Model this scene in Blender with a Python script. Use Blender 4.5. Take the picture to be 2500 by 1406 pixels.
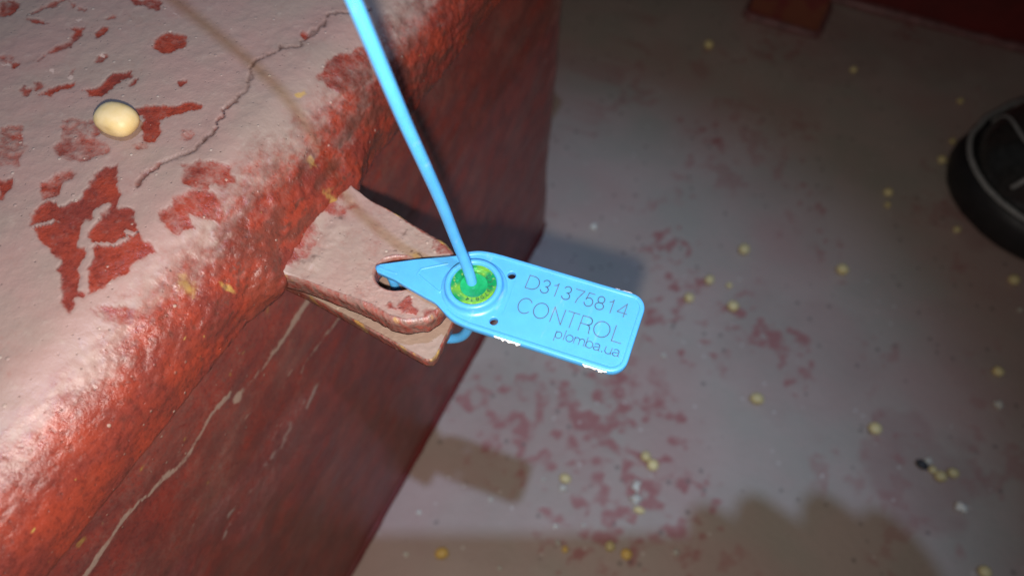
import bpy, bmesh, math, random
import numpy as np
from mathutils import Vector, Matrix

for o in list(bpy.data.objects):
    bpy.data.objects.remove(o)
S = 0.001                      # the builders below think in millimetres
scene = bpy.context.scene
col = scene.collection

# ------------------------------------------------------------------ camera
RIGHT = Vector((0.907441, 0.419770, 0.018543))
DOWN = Vector((0.355188, -0.742759, -0.567583))
FWD = Vector((-0.224481, 0.521634, -0.823108))
CAM = Vector((0, 0, 345)) * S
cam_data = bpy.data.cameras.new('camera')
cam = bpy.data.objects.new('camera', cam_data)
col.objects.link(cam)
M3 = Matrix((RIGHT, -DOWN, -FWD)).transposed()
cam.matrix_world = Matrix.Translation(CAM) @ M3.to_4x4()
cam_data.sensor_width = 36.0
cam_data.lens = 36.0 * 1820 / 2500
cam_data.clip_start = 0.004
cam_data.clip_end = 20.0
cam_data.dof.use_dof = True
cam_data.dof.focus_distance = 0.146
cam_data.dof.aperture_fstop = cam_data.lens / 1.8
scene.camera = cam

# ------------------------------------------------------------------ world and lamps
world = bpy.data.worlds.new('World')
scene.world = world
world.use_nodes = True
bg = world.node_tree.nodes['Background']
bg.inputs[0].default_value = (0.55, 0.62, 0.8, 1)
bg.inputs[1].default_value = 0.04

def spot(name, loc, target, power, color, size_deg, blend, radius):
    d = bpy.data.lights.new(name, 'SPOT')
    d.energy = power
    d.color = color
    d.spot_size = math.radians(size_deg)
    d.spot_blend = blend
    d.shadow_soft_size = radius
    o = bpy.data.objects.new(name, d)
    o.location = loc
    o.rotation_euler = (Vector(target) - Vector(loc)).to_track_quat('-Z', 'Y').to_euler()
    col.objects.link(o)
    return o
# the phone's own flash, one centimetre below its lens
flash_loc = CAM + (DOWN * 11 + FWD * 1.0) * S
spot('flash_light', flash_loc, flash_loc + FWD * 0.3 - RIGHT * 0.03 - DOWN * 0.05, 1.80, (1.0, 0.91, 0.82), 136, 1.0, 0.0022)
# a cold work lamp high above the hatch
spot('work_lamp', Vector((141, -112, 1222)) * S, Vector((-65, 135, 0)) * S, 27.0, (0.42, 0.62, 1.0), 26, 1.0, 0.011)

scene.view_settings.view_transform = 'Standard'
scene.view_settings.look = 'None'
scene.view_settings.exposure = 0.0
scene.view_settings.gamma = 1.0
scene.view_settings.use_curve_mapping = False
scene.render.engine = 'CYCLES'

# ------------------------------------------------------------------ wear maps, measured on the surfaces (mm)
LID_RED = [([(-123.6,97.6),(-122.9,96.3),(-122.9,94.8),(-123.7,93.5),(-125.0,92.6),(-126.7,92.3),(-128.3,92.6),(-129.6,93.5),(-130.4,94.8),(-130.4,96.3),(-129.6,97.6),(-128.3,98.6),(-126.6,98.9),(-124.9,98.6)],0.85),([(-167.0,91.8),(-166.0,90.8),(-165.4,89.5),(-165.3,88.3),(-165.8,87.3),(-166.8,86.7),(-168.0,86.7),(-169.2,87.3),(-170.2,88.2),(-170.8,89.5),(-170.9,90.7),(-170.4,91.7),(-169.5,92.3),(-168.3,92.3)],0.8),([(-161.4,87.3),(-161.5,89.7),(-160.0,93.5),(-158.6,96.8),(-157.9,98.4),(-159.1,97.8),(-160.8,94.4),(-162.0,90.6)],0.75),([(-157.8,97.8),(-154.6,96.8),(-150.8,97.5),(-151.2,96.0),(-154.4,95.7)],0.7),([(-161.8,87.7),(-159.1,89.0),(-155.3,88.8),(-157.8,88.1)],0.9),([(-147.4,78.0),(-147.7,80.9),(-146.6,82.8),(-145.1,84.8),(-145.3,88.7),(-147.0,91.4),(-149.3,90.2),(-146.9,89.0),(-146.5,86.3),(-147.9,83.3),(-148.0,79.9)],0.8),([(-141.8,94.1),(-141.4,93.6),(-141.1,92.7),(-141.1,91.7),(-141.3,90.8),(-141.7,90.0),(-142.2,89.7),(-142.8,89.8),(-143.2,90.3),(-143.5,91.1),(-143.5,92.1),(-143.3,93.1),(-142.9,93.8),(-142.4,94.2)],0.9),([(-146.5,104.0),(-141.9,106.3),(-137.4,106.6),(-136.8,104.4),(-139.9,103.5),(-143.8,103.4)],0.8),([(-135.3,86.2),(-135.0,85.8),(-135.0,85.2),(-135.2,84.4),(-135.6,83.7),(-136.1,83.2),(-136.6,83.0),(-137.1,83.1),(-137.3,83.5),(-137.3,84.1),(-137.1,84.8),(-136.7,85.5),(-136.2,86.1),(-135.7,86.3)],0.8),([(-143.7,97.5),(-143.5,97.2),(-143.5,96.9),(-143.5,96.6),(-143.7,96.3),(-143.9,96.0),(-144.2,96.0),(-144.4,96.0),(-144.6,96.3),(-144.7,96.6),(-144.6,96.9),(-144.4,97.3),(-144.2,97.5),(-143.9,97.6)],0.8),([(-132.1,74.4),(-130.6,77.2),(-129.9,81.7),(-127.9,84.6),(-126.8,83.8),(-127.2,80.9),(-127.8,78.5),(-127.7,75.7)],1.0),([(-125.4,80.2),(-125.7,82.4),(-124.9,83.4),(-124.5,81.5),(-124.8,80.0)],0.95),([(-114.4,86.8),(-114.2,86.5),(-114.1,86.1),(-114.2,85.7),(-114.4,85.4),(-114.7,85.2),(-115.0,85.1),(-115.4,85.3),(-115.6,85.6),(-115.7,86.0),(-115.6,86.4),(-115.4,86.7),(-115.1,86.9),(-114.7,87.0)],1.0),([(-142.3,70.6),(-141.8,70.1),(-141.5,69.6),(-141.5,69.0),(-141.8,68.6),(-142.2,68.4),(-142.8,68.4),(-143.4,68.6),(-143.9,69.1),(-144.2,69.7),(-144.2,70.2),(-144.0,70.7),(-143.5,70.9),(-142.9,70.9)],0.9),([(-140.3,71.6),(-140.3,71.3),(-140.5,71.1),(-141.0,71.0),(-141.5,71.1),(-142.1,71.3),(-142.5,71.6),(-142.8,72.0),(-142.8,72.3),(-142.6,72.5),(-142.1,72.6),(-141.6,72.5),(-141.0,72.3),(-140.6,72.0)],0.9),([(-139.4,69.8),(-139.1,72.0),(-137.3,74.4),(-136.0,76.9),(-135.7,75.2),(-136.8,72.6),(-137.8,70.3)],0.95),([(-139.4,77.0),(-138.6,79.6),(-138.1,78.2)],0.6),([(-150.2,75.3),(-150.0,75.0),(-149.9,74.7),(-150.1,74.3),(-150.4,74.0),(-150.8,73.9),(-151.2,73.9),(-151.5,74.0),(-151.7,74.3),(-151.8,74.7),(-151.6,75.0),(-151.3,75.3),(-150.9,75.5),(-150.5,75.5)],0.9),([(-152.3,75.6),(-151.9,74.9),(-152.0,74.2),(-152.6,73.8),(-153.5,73.6),(-154.6,73.7),(-155.6,74.1),(-156.4,74.7),(-156.7,75.4),(-156.6,76.1),(-156.0,76.6),(-155.1,76.8),(-154.0,76.6),(-153.0,76.2)],0.45),([(-119.0,74.7),(-117.5,77.4),(-113.1,79.1),(-107.5,83.1),(-107.1,81.0),(-110.6,77.4),(-111.6,74.5),(-109.6,72.5),(-109.1,69.3),(-110.6,68.4),(-113.3,70.7),(-114.6,74.0)],1.0),([(-130.1,66.4),(-127.7,68.0),(-124.5,68.7),(-120.5,67.3),(-120.3,65.0),(-116.3,64.7),(-114.9,63.1),(-118.1,59.3),(-122.5,57.6),(-125.9,60.0),(-125.8,61.9),(-129.1,64.9)],0.62),([(-139.4,59.0),(-138.2,61.0),(-135.2,62.0),(-131.1,57.5),(-127.9,52.8),(-131.2,51.2)],0.55),([(-128.6,48.6),(-126.6,50.0),(-124.1,44.9),(-124.0,44.2)],1.0),([(-121.0,51.4),(-119.9,54.9),(-117.2,57.1),(-116.7,53.5),(-115.5,50.3),(-117.2,48.3),(-119.1,49.0)],0.66),([(-111.5,62.2),(-113.1,59.5),(-112.8,56.7),(-112.4,53.5),(-110.7,50.2),(-110.4,48.7),(-103.6,52.0),(-106.6,56.3)],0.97),([(-100.6,66.9),(-96.7,70.1),(-91.8,71.1),(-89.4,69.3),(-90.5,66.6),(-92.0,65.0),(-92.3,63.6),(-96.6,63.2)],0.72),([(-95.6,59.9),(-94.6,62.9),(-90.6,64.0),(-87.9,62.8),(-87.1,60.0),(-93.8,56.7)],0.75),([(-102.9,74.4),(-102.7,73.8),(-102.7,73.2),(-103.1,72.7),(-103.7,72.4),(-104.4,72.4),(-105.1,72.6),(-105.6,73.1),(-105.9,73.7),(-105.8,74.3),(-105.5,74.7),(-104.9,75.0),(-104.2,75.1),(-103.5,74.8)],0.6),([(-109.0,68.2),(-108.7,67.6),(-108.8,67.0),(-109.2,66.5),(-109.9,66.2),(-110.8,66.1),(-111.5,66.3),(-112.1,66.7),(-112.4,67.3),(-112.3,67.9),(-111.8,68.4),(-111.1,68.7),(-110.3,68.8),(-109.5,68.6)],0.6),([(-102.3,112.5),(-99.8,112.3),(-99.8,109.9),(-101.9,110.7)],0.75),([(-92.9,106.5),(-88.1,117.4),(-81.5,106.5),(-84.3,101.9),(-91.1,100.8)],0.75),([(-116.8,44.5),(-116.0,48.1),(-112.3,50.7),(-107.3,52.7),(-100.9,53.7),(-98.3,51.5),(-95.2,49.1),(-91.5,48.2),(-93.0,44.6),(-93.3,41.2),(-93.7,37.9),(-95.1,35.8),(-96.0,34.0),(-94.5,31.7),(-96.3,31.9),(-98.9,34.0),(-102.8,37.3),(-103.3,38.9),(-107.1,39.3),(-111.4,41.3)],1.0),([(-97.0,55.6),(-92.8,58.5),(-89.2,56.2),(-89.9,52.8),(-93.2,52.7)],0.7),([(-84.3,38.2),(-89.7,37.0),(-92.2,34.1),(-93.4,32.6),(-89.4,33.2),(-86.3,35.3)],0.6)]
LID_DUST = [([(-105.8,52.2),(-105.5,47.2),(-103.8,43.8),(-101.3,43.5),(-99.6,39.6),(-96.2,36.0)],1.3),([(-114.2,43.0),(-111.6,45.8)],0.6),([(-101.4,44.6),(-97.6,47.2)],0.6),([(-97.7,48.5),(-97.1,49.3)],0.8),([(-115.9,56.9),(-114.6,52.4),(-113.2,49.0)],1.0),([(-154.2,96.4),(-150.1,91.0)],0.8)]
CRACK = [(-93.2,126.9),(-97.2,122.3),(-100.5,120.5),(-99.7,116.7),(-100.6,111.3),(-99.8,107.6),(-103.1,105.2),(-104.3,101.5),(-105.5,98.6),(-103.0,93.7),(-101.8,89.9),(-101.8,87.1),(-102.2,83.4),(-101.1,79.9),(-100.0,76.4),(-100.7,73.5),(-100.4,70.5),(-101.8,68.5),(-103.3,65.4),(-105.4,61.9),(-104.5,59.1)]
LID_OCHRE = [(-91.3,95.1,1.15,0.8),(-83.5,84.4,1.48,0.7),(-79.4,83.2,1.64,0.8),(-73.3,63.5,0.66,0.9),(-81.5,51.8,0.66,0.9),(-84.6,46.8,2.79,0.6),(-95.9,99.5,0.98,0.4),(-90.7,39.4,2.46,0.3)]
WALL_SCRATCH = [([(82.6,174.9),(72.2,173.3),(66.0,171.7),(56.2,171.8),(48.6,172.9)],1.7,0.9),([(47.0,178.4),(40.7,179.5),(37.4,177.6),(31.2,175.0),(26.4,176.7),(21.7,178.7),(13.6,181.6),(8.6,180.9),(-0.5,179.3),(-3.7,179.1)],1.3,1.0),([(91.4,152.1),(79.9,154.3),(72.6,153.8),(69.2,152.4)],0.9,0.8),([(66.8,158.1),(63.5,157.7),(60.9,155.9)],0.7,0.8),([(72.3,139.5),(68.6,138.1),(65.4,135.9)],1.4,0.9),([(64.6,140.4),(57.6,137.7),(51.1,135.1),(42.0,137.6)],2.6,0.5),([(39.4,133.4),(36.0,136.9),(31.7,137.7),(27.8,138.0)],1.3,0.8),([(30.3,133.5),(25.1,134.0),(22.4,132.3)],1.6,0.75),([(21.5,152.7),(19.5,151.9),(18.1,152.4)],2.5,0.35),([(19.8,167.1),(15.4,174.8)],0.5,0.3),([(2.8,173.7),(1.0,173.8)],1.0,0.7),([(11.9,158.2),(5.0,158.9)],3.5,0.3),([(58.3,144.9),(51.2,142.2),(47.6,140.9)],1.0,0.5),([(48.9,163.2),(45.2,162.9)],0.8,0.45),([(22.8,141.8),(18.5,140.2),(11.4,136.4)],1.6,0.45),([(36.3,121.6),(26.6,118.2)],2.2,0.3),([(17.9,186.0),(14.0,185.9)],0.8,0.4),([(87.7,123.2),(79.2,120.3)],1.2,0.4),([(186.9,103.4),(175.0,100.0)],2.0,0.3),([(157.2,163.7),(147.7,158.8)],2.0,0.3),([(132.5,190.7),(124.4,186.3),(119.3,184.4)],1.5,0.35),([(213.3,164.9),(206.3,154.7)],3.0,0.25),([(255.5,148.2),(249.4,129.0)],5.0,0.4)]
WALL_OCHRE = [(67.5,187.8,1.71,0.6),(68.8,188.0,0.95,0.6),(50.2,182.7,0.86,0.9),(21.4,188.6,0.86,0.9),(32.6,181.4,0.86,0.8),(29.4,160.2,0.86,0.9),(4.3,187.9,1.9,0.7),(67.6,194.1,1.33,0.4),(56.4,183.8,0.48,0.9),(33.5,181.8,0.48,0.9),(15.1,202.4,0.38,0.9),(8.6,187.3,1.14,0.4),(80.5,116.4,0.76,0.0)]
WALL_CHIP = [(79.9,116.0,1.3),(66.6,141.7,0.8),(19.8,152.5,1.2),(140.6,195.1,1.2),(202.8,138.8,0.8),(69.0,161.6,0.5),(110.7,200.6,0.8)]
LUG_RED = [([(-55.1,64.5),(-54.9,65.5),(-53.1,64.6),(-52.6,67.0),(-52.2,68.7),(-50.9,68.0),(-50.4,66.8),(-48.9,66.0),(-48.7,64.8),(-50.8,64.4),(-53.3,64.3),(-54.4,64.0)],0.85),([(-54.6,83.4),(-53.4,84.5),(-51.3,83.5),(-48.9,82.2),(-49.3,81.1),(-51.6,80.5),(-53.8,80.9),(-54.0,82.0)],0.62),([(-48.1,65.9),(-47.6,67.4),(-45.1,68.2),(-45.5,66.9),(-47.0,65.2)],0.6),([(-58.9,68.2),(-57.6,68.4),(-56.7,67.9),(-58.2,67.9)],0.7),([(-57.5,62.9),(-56.4,63.2),(-55.6,62.8),(-56.7,62.5)],0.5),([(-57.9,87.3),(-52.8,85.3),(-55.0,84.7),(-58.4,85.5)],0.7)]
DECK_RED = [(-30.9,384.4,17.4,0.75),(-33.8,366.4,10.9,0.6),(-22.0,286.5,15.2,0.8),(-9.6,263.1,13.0,0.9),(26.6,253.0,15.2,1.0),(36.1,251.7,10.9,0.9),(12.1,223.2,17.4,0.6),(50.1,249.7,13.0,0.9),(65.2,232.1,10.9,0.8),(-25.7,158.5,37.0,1.0),(-59.0,142.8,21.7,0.9),(-88.3,146.3,13.0,1.1),(-4.5,142.6,32.6,1.0),(-38.1,140.7,19.6,0.8),(16.5,173.6,15.2,0.8),(12.8,128.8,32.6,1.1),(44.4,361.1,15.2,0.5),(-14.3,233.5,13.0,0.7),(-31.0,424.2,10.9,0.3),(117.7,216.6,23.9,0.35),(134.9,190.5,19.6,0.3),(-6.9,111.2,19.6,1.0),(22.5,148.6,19.6,0.8),(59.2,325.5,17.4,0.4),(116.3,395.9,19.6,0.35),(131.7,343.6,13.0,0.4),(-118.9,409.6,13.0,0.3),(-8.8,499.1,26.1,0.45),(85.1,561.3,32.6,0.35)]

# ------------------------------------------------------------------ helpers
def tag(o, label=None, cat=None, group=None, kind=None):
    if label: o['label'] = label
    if cat: o['category'] = cat
    if group: o['group'] = group
    if kind: o['kind'] = kind
    return o

def empty(name, loc):
    o = bpy.data.objects.new(name, None)
    o.location = Vector(loc) * S
    o.empty_display_size = 0.01
    col.objects.link(o)
    return o

def origin_of(o):
    p = Vector((0, 0, 0))
    while o is not None:
        p += o.location
        o = o.parent
    return p

def link(name, me, mat=None, parent=None, smooth=True):
    if mat is not None and not me.materials:
        me.materials.append(mat)
    if smooth:
        me.shade_smooth()
    o = bpy.data.objects.new(name, me)
    col.objects.link(o)
    if parent is not None:
        o.parent = parent
    return o

def obj(name, verts, faces, mat, parent=None, smooth=True, attrs=None):
    """verts in world millimetres; re-based onto the parent's origin."""
    off = origin_of(parent) if parent is not None else Vector((0, 0, 0))
    v = np.asarray(verts, dtype=float) * S - np.array(off)
    me = bpy.data.meshes.new(name)
    me.from_pydata(v.tolist(), [], [tuple(int(i) for i in f) for f in faces])
    if attrs:
        for k, val in attrs.items():
            a = me.attributes.new(k, 'FLOAT', 'POINT')
            a.data.foreach_set('value', np.asarray(val, dtype=np.float32))
    me.update()
    return link(name, me, mat, parent, smooth)

def hash2(ix, iy, seed):
    h = (ix.astype(np.int64) * 374761393 + iy.astype(np.int64) * 668265263 + seed * 974711) & 0x7fffffff
    h = ((h ^ (h >> 13)) * 1274126177) & 0x7fffffff
    h = h ^ (h >> 16)
    return (h & 0xffff) / 65535.0

def vnoise(x, y, seed=0):
    x = np.asarray(x, dtype=float); y = np.asarray(y, dtype=float)
    ix = np.floor(x); iy = np.floor(y)
    fx = x - ix; fy = y - iy
    fx = fx * fx * (3 - 2 * fx); fy = fy * fy * (3 - 2 * fy)
    a = hash2(ix, iy, seed); b = hash2(ix + 1, iy, seed)
    c = hash2(ix, iy + 1, seed); d = hash2(ix + 1, iy + 1, seed)
    return (a * (1 - fx) + b * fx) * (1 - fy) + (c * (1 - fx) + d * fx) * fy

def fbm(x, y, seed=0, octv=4):
    t = 0; amp = 0.5; n = 0
    for k in range(octv):
        t = t + amp * vnoise(x, y, seed + k * 17)
        n += amp; amp *= 0.5
        x = x * 2.03 + 5.2; y = y * 2.03 + 1.7
    return t / n

def poly_sdf(px, py, poly):
    poly = np.asarray(poly, dtype=float)
    d2 = np.full(px.shape, 1e18); inside = np.zeros(px.shape, dtype=bool)
    n = len(poly)
    for i in range(n):
        ax, ay = poly[i]; bx, by = poly[(i + 1) % n]
        ex, ey = bx - ax, by - ay
        t = np.clip(((px - ax) * ex + (py - ay) * ey) / (ex * ex + ey * ey + 1e-12), 0, 1)
        d2 = np.minimum(d2, (px - ax - t * ex) ** 2 + (py - ay - t * ey) ** 2)
        cond = ((ay > py) != (by > py)) & (px < (bx - ax) * (py - ay) / (by - ay + 1e-12) + ax)
        inside ^= cond
    d = np.sqrt(d2)
    return np.where(inside, -d, d)

def line_dist(px, py, pts):
    d2 = np.full(px.shape, 1e18)
    for (ax, ay), (bx, by) in zip(pts[:-1], pts[1:]):
        ex, ey = bx - ax, by - ay
        t = np.clip(((px - ax) * ex + (py - ay) * ey) / (ex * ex + ey * ey + 1e-12), 0, 1)
        d2 = np.minimum(d2, (px - ax - t * ex) ** 2 + (py - ay - t * ey) ** 2)
    return np.sqrt(d2)

def sstep(e0, e1, x):
    t = np.clip((x - e0) / (e1 - e0), 0, 1)
    return t * t * (3 - 2 * t)

def grid_faces(nr, nc, wrap=False):
    f = []
    for i in range(nr - 1):
        for j in range(nc if wrap else nc - 1):
            k = (j + 1) % nc
            f.append((i * nc + j, i * nc + k, (i + 1) * nc + k, (i + 1) * nc + j))
    return f

def tube(path, rad, seg=16, caps=True):
    """swept round section along world-mm points; rad scalar or list."""
    P = np.asarray(path, dtype=float); n = len(P)
    rad = np.full(n, rad) if np.isscalar(rad) else np.asarray(rad, dtype=float)
    T = np.gradient(P, axis=0); T /= np.linalg.norm(T, axis=1)[:, None]
    up = np.array([0.31, 0.87, 0.2]); verts = []
    u = np.cross(T[0], up); u /= np.linalg.norm(u)
    for i in range(n):
        u = u - T[i] * u.dot(T[i]); u /= np.linalg.norm(u)
        w = np.cross(T[i], u)
        for k in range(seg):
            a = 2 * math.pi * k / seg
            verts.append(P[i] + rad[i] * (math.cos(a) * u + math.sin(a) * w))
    faces = grid_faces(n, seg, True)
    if caps:
        faces.append(tuple(range(seg))[::-1]); faces.append(tuple(range((n - 1) * seg, n * seg)))
    return verts, faces

def spline(pts, n):
    """Catmull-Rom through points."""
    P = np.asarray(pts, dtype=float)
    P = np.vstack([2 * P[0] - P[1], P, 2 * P[-1] - P[-2]])
    out = []
    m = len(P) - 3
    for i in range(m):
        p0, p1, p2, p3 = P[i:i + 4]
        for t in np.linspace(0, 1, n, endpoint=False):
            out.append(0.5 * (2 * p1 + (p2 - p0) * t + (2 * p0 - 5 * p1 + 4 * p2 - p3) * t * t + (3 * p1 - p0 - 3 * p2 + p3) * t ** 3))
    out.append(P[-2])
    return np.array(out)

# ------------------------------------------------------------------ materials
class NT:
    def __init__(s, name):
        s.m = bpy.data.materials.new(name); s.m.use_nodes = True
        s.t = s.m.node_tree; s.b = s.t.nodes['Principled BSDF']
        s.co = s.t.nodes.new('ShaderNodeTexCoord').outputs['Object']
    def n(s, kind, **kw):
        x = s.t.nodes.new(kind)
        for k, v in kw.items(): setattr(x, k, v)
        return x
    def link(s, a, b): s.t.links.new(a, b)
    def val(s, sock, v):
        if isinstance(v, (int, float)): sock.default_value = v
        elif isinstance(v, tuple): sock.default_value = v if len(v) == 4 else v + (1,)
        else: s.link(v, sock)
    def noise(s, scale, detail=4, rough=0.55, stretch=None, dist=0.0, fac=True):
        x = s.n('ShaderNodeTexNoise'); x.inputs['Scale'].default_value = scale
        x.inputs['Detail'].default_value = detail; x.inputs['Roughness'].default_value = rough
        x.inputs['Distortion'].default_value = dist
        src = s.co
        if stretch:
            mp = s.n('ShaderNodeMapping'); mp.inputs['Scale'].default_value = stretch
            s.link(s.co, mp.inputs[0]); src = mp.outputs[0]
        s.link(src, x.inputs['Vector'])
        return x.outputs['Fac']
    def voro(s, scale, feature='F1'):
        x = s.n('ShaderNodeTexVoronoi'); x.inputs['Scale'].default_value = scale; x.feature = feature
        s.link(s.co, x.inputs['Vector'])
        return x
    def math(s, op, a, b=0.0, c=0.0, clamp=False):
        x = s.n('ShaderNodeMath', operation=op); x.use_clamp = clamp
        s.val(x.inputs[0], a); s.val(x.inputs[1], b)
        if op in ('MULTIPLY_ADD',): s.val(x.inputs[2], c)
        return x.outputs[0]
    def ramp(s, v, lo, hi, a=0.0, b=1.0):
        x = s.n('ShaderNodeMapRange'); x.interpolation_type = 'SMOOTHSTEP'
        s.val(x.inputs[0], v); x.inputs[1].default_value = lo; x.inputs[2].default_value = hi
        x.inputs[3].default_value = a; x.inputs[4].default_value = b
        return x.outputs[0]
    def mix(s, f, a, b):
        x = s.n('ShaderNodeMix', data_type='RGBA')
        s.val(x.inputs[0], f); s.val(x.inputs[6], a); s.val(x.inputs[7], b)
        return x.outputs[2]
    def attr(s, name):
        x = s.n('ShaderNodeAttribute', attribute_name=name)
        return x.outputs['Fac']
    def bump(s, h, strength, dist, prev=None):
        x = s.n('ShaderNodeBump'); x.inputs['Strength'].default_value = strength
        x.inputs['Distance'].default_value = dist
        s.link(h, x.inputs['Height'])
        if prev is not None: s.link(prev, x.inputs['Normal'])
        return x.outputs[0]
    def out(s, color=None, rough=None, normal=None, **kw):
        if color is not None: s.val(s.b.inputs['Base Color'], color)
        if rough is not None: s.val(s.b.inputs['Roughness'], rough)
        if normal is not None: s.link(normal, s.b.inputs['Normal'])
        for k, v in kw.items(): s.val(s.b.inputs[k.replace('_', ' ')], v)
        return s.m

def paint_mat(name, red_a, red_b, dust_a, dust_b, rough_red=0.30, rough_dust=0.5, bump=1.0, streak=None):
    """chipped red paint (attr dust=0) under a film of pink dust (dust=1), rusty ochre spots, pale scratches, dirt."""
    m = NT(name)
    n1 = m.noise(520, 6, 0.62); n2 = m.noise(120, 4); n3 = m.noise(1700, 4, 0.6)
    n4 = m.noise(60, 3)
    dust = m.math('ADD', m.attr('dust'), m.math('MULTIPLY', m.math('SUBTRACT', n1, 0.5), 0.55))
    dust = m.math('ADD', dust, m.math('MULTIPLY', m.math('SUBTRACT', n3, 0.5), 0.5))
    df = m.ramp(dust, 0.06, 0.90)
    red = m.mix(m.ramp(n2, 0.35, 0.65), red_a, red_b)
    n5 = m.noise(900, 5, 0.7)
    red = m.mix(m.ramp(n5, 0.50, 0.36, 0, 0.48), red, (red_b[0] * 0.45, red_b[1] * 0.5, red_b[2] * 0.6))
    red = m.mix(m.ramp(n5, 0.60, 0.74, 0, 0.5), red, (red_a[0] * 1.25, red_a[1] * 1.7, red_a[2] * 2.0))
    if streak:
        ns = m.noise(1.0, 5, 0.6, stretch=streak)
        red = m.mix(m.ramp(ns, 0.5, 0.8, 0, 0.55), red, dust_b)
        red = m.mix(m.ramp(ns, 0.46, 0.25, 0, 0.35), red, (red_b[0] * 0.55, red_b[1] * 0.6, red_b[2] * 0.7))
    dst = m.mix(m.ramp(n4, 0.35, 0.65), dust_a, dust_b)
    dst = m.mix(m.ramp(n1, 0.55, 0.8, 0, 0.35), dst, (0.40, 0.33, 0.26))
    c = m.mix(df, red, dst)
    # grit: pale grains and dark pits
    v = m.voro(760)
    rnd = m.n('ShaderNodeSeparateColor'); m.link(v.outputs['Color'], rnd.inputs[0])
    grain = m.math('MULTIPLY', m.ramp(v.outputs['Distance'], 0.30, 0.18), m.math('GREATER_THAN', rnd.outputs[0], 0.955))
    c = m.mix(m.math('MULTIPLY', grain, m.math('MULTIPLY', rnd.outputs[1], 0.55)), c, (0.55, 0.46, 0.36))
    v2 = m.voro(1300)
    r2 = m.n('ShaderNodeSeparateColor'); m.link(v2.outputs['Color'], r2.inputs[0])
    pit = m.math('MULTIPLY', m.ramp(v2.outputs['Distance'], 0.30, 0.15), m.math('GREATER_THAN', r2.outputs[1], 0.94))
    c = m.mix(m.math('MULTIPLY', pit, m.math('MULTIPLY', r2.outputs[0], 0.6)), c, (0.10, 0.055, 0.045))
    oc = m.math('ADD', m.attr('ochre'), m.math('MULTIPLY', m.math('SUBTRACT', n1, 0.5), 0.9))
    c = m.mix(m.ramp(oc, 0.35, 0.8, 0, 0.85), c, (0.42, 0.26, 0.07))
    pl = m.math('ADD', m.attr('pale'), m.math('MULTIPLY', m.math('SUBTRACT', n1, 0.5), 0.7))
    c = m.mix(m.ramp(pl, 0.35, 0.7, 0, 0.9), c, (0.46, 0.33, 0.27))
    c = m.mix(m.attr('dirt'), c, (0.075, 0.036, 0.026))
    rough = m.math('ADD', m.math('MULTIPLY', df, rough_dust - rough_red), rough_red)
    rough = m.math('ADD', rough, m.math('MULTIPLY', m.math('SUBTRACT', n1, 0.5), 0.35))
    hb = m.math('MULTIPLY', n1, m.math('SUBTRACT', 1.0, m.math('MULTIPLY', df, 0.55)))
    nb = m.bump(hb, 0.6 * bump, 0.0006)
    nb = m.bump(m.math('MULTIPLY', n5, m.math('SUBTRACT', 1.0, m.math('MULTIPLY', df, 0.8))), 0.38 * bump, 0.0004, nb)
    nb = m.bump(n3, 0.28 * bump, 0.00022, nb)
    nb = m.bump(m.math('SUBTRACT', grain, pit), 0.5, 0.0003, nb)
    return m.out(c, rough, nb, Specular_IOR_Level=0.5)

MAT_LID = paint_mat('cover_paint', (0.275, 0.042, 0.022), (0.180, 0.034, 0.024), (0.318, 0.198, 0.165), (0.288, 0.205, 0.165), 0.28, 0.46)
MAT_LUG = paint_mat('lug_paint', (0.28, 0.065, 0.045), (0.20, 0.042, 0.030), (0.325, 0.212, 0.175), (0.31, 0.225, 0.18), 0.28, 0.42, 1.1)
MAT_WALL = paint_mat('coaming_paint', (0.31, 0.046, 0.033), (0.21, 0.042, 0.036), (0.32, 0.20, 0.17), (0.27, 0.12, 0.10), 0.34, 0.45, 0.7, streak=(200, 35, 110))

def deck_material():
    m = NT('deck_paint')
    n1 = m.noise(260, 5, 0.6); n2 = m.noise(22, 4); n3 = m.noise(9, 3); n4 = m.noise(700, 3)
    c = m.mix(m.ramp(n2, 0.32, 0.68), (0.44, 0.355, 0.305), (0.37, 0.335, 0.28))
    c = m.mix(m.ramp(n3, 0.42, 0.66, 0, 0.75), c, (0.43, 0.285, 0.25))
    c = m.mix(m.ramp(n1, 0.62, 0.8, 0, 0.35), c, (0.20, 0.155, 0.14))
    w = m.math('ADD', m.attr('wear'), m.math('MULTIPLY', m.math('SUBTRACT', n1, 0.5), 0.5))
    c = m.mix(m.ramp(w, 0.12, 1.0, 0, 0.85), c, (0.34, 0.125, 0.115))
    c = m.mix(m.attr('blush'), c, (0.31, 0.16, 0.145))
    v = m.voro(240)
    s = m.n('ShaderNodeSeparateColor'); m.link(v.outputs['Color'], s.inputs[0])
    g = m.math('MULTIPLY', m.ramp(v.outputs['Distance'], 0.26, 0.14), m.math('GREATER_THAN', s.outputs[0], 0.95))
    c = m.mix(m.math('MULTIPLY', g, 0.6), c, (0.6, 0.56, 0.5))
    d = m.math('MULTIPLY', m.ramp(v.outputs['Distance'], 0.40, 0.2), m.math('LESS_THAN', s.outputs[0], 0.06))
    c = m.mix(m.math('MULTIPLY', d, 0.5), c, (0.12, 0.10, 0.09))
    nb = m.bump(n1, 0.35, 0.0008)
    nb = m.bump(n4, 0.25, 0.0003, nb)
    return m.out(c, m.math('ADD', m.math('MULTIPLY', n2, 0.25), 0.45), nb)
MAT_DECK = deck_material()

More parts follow.
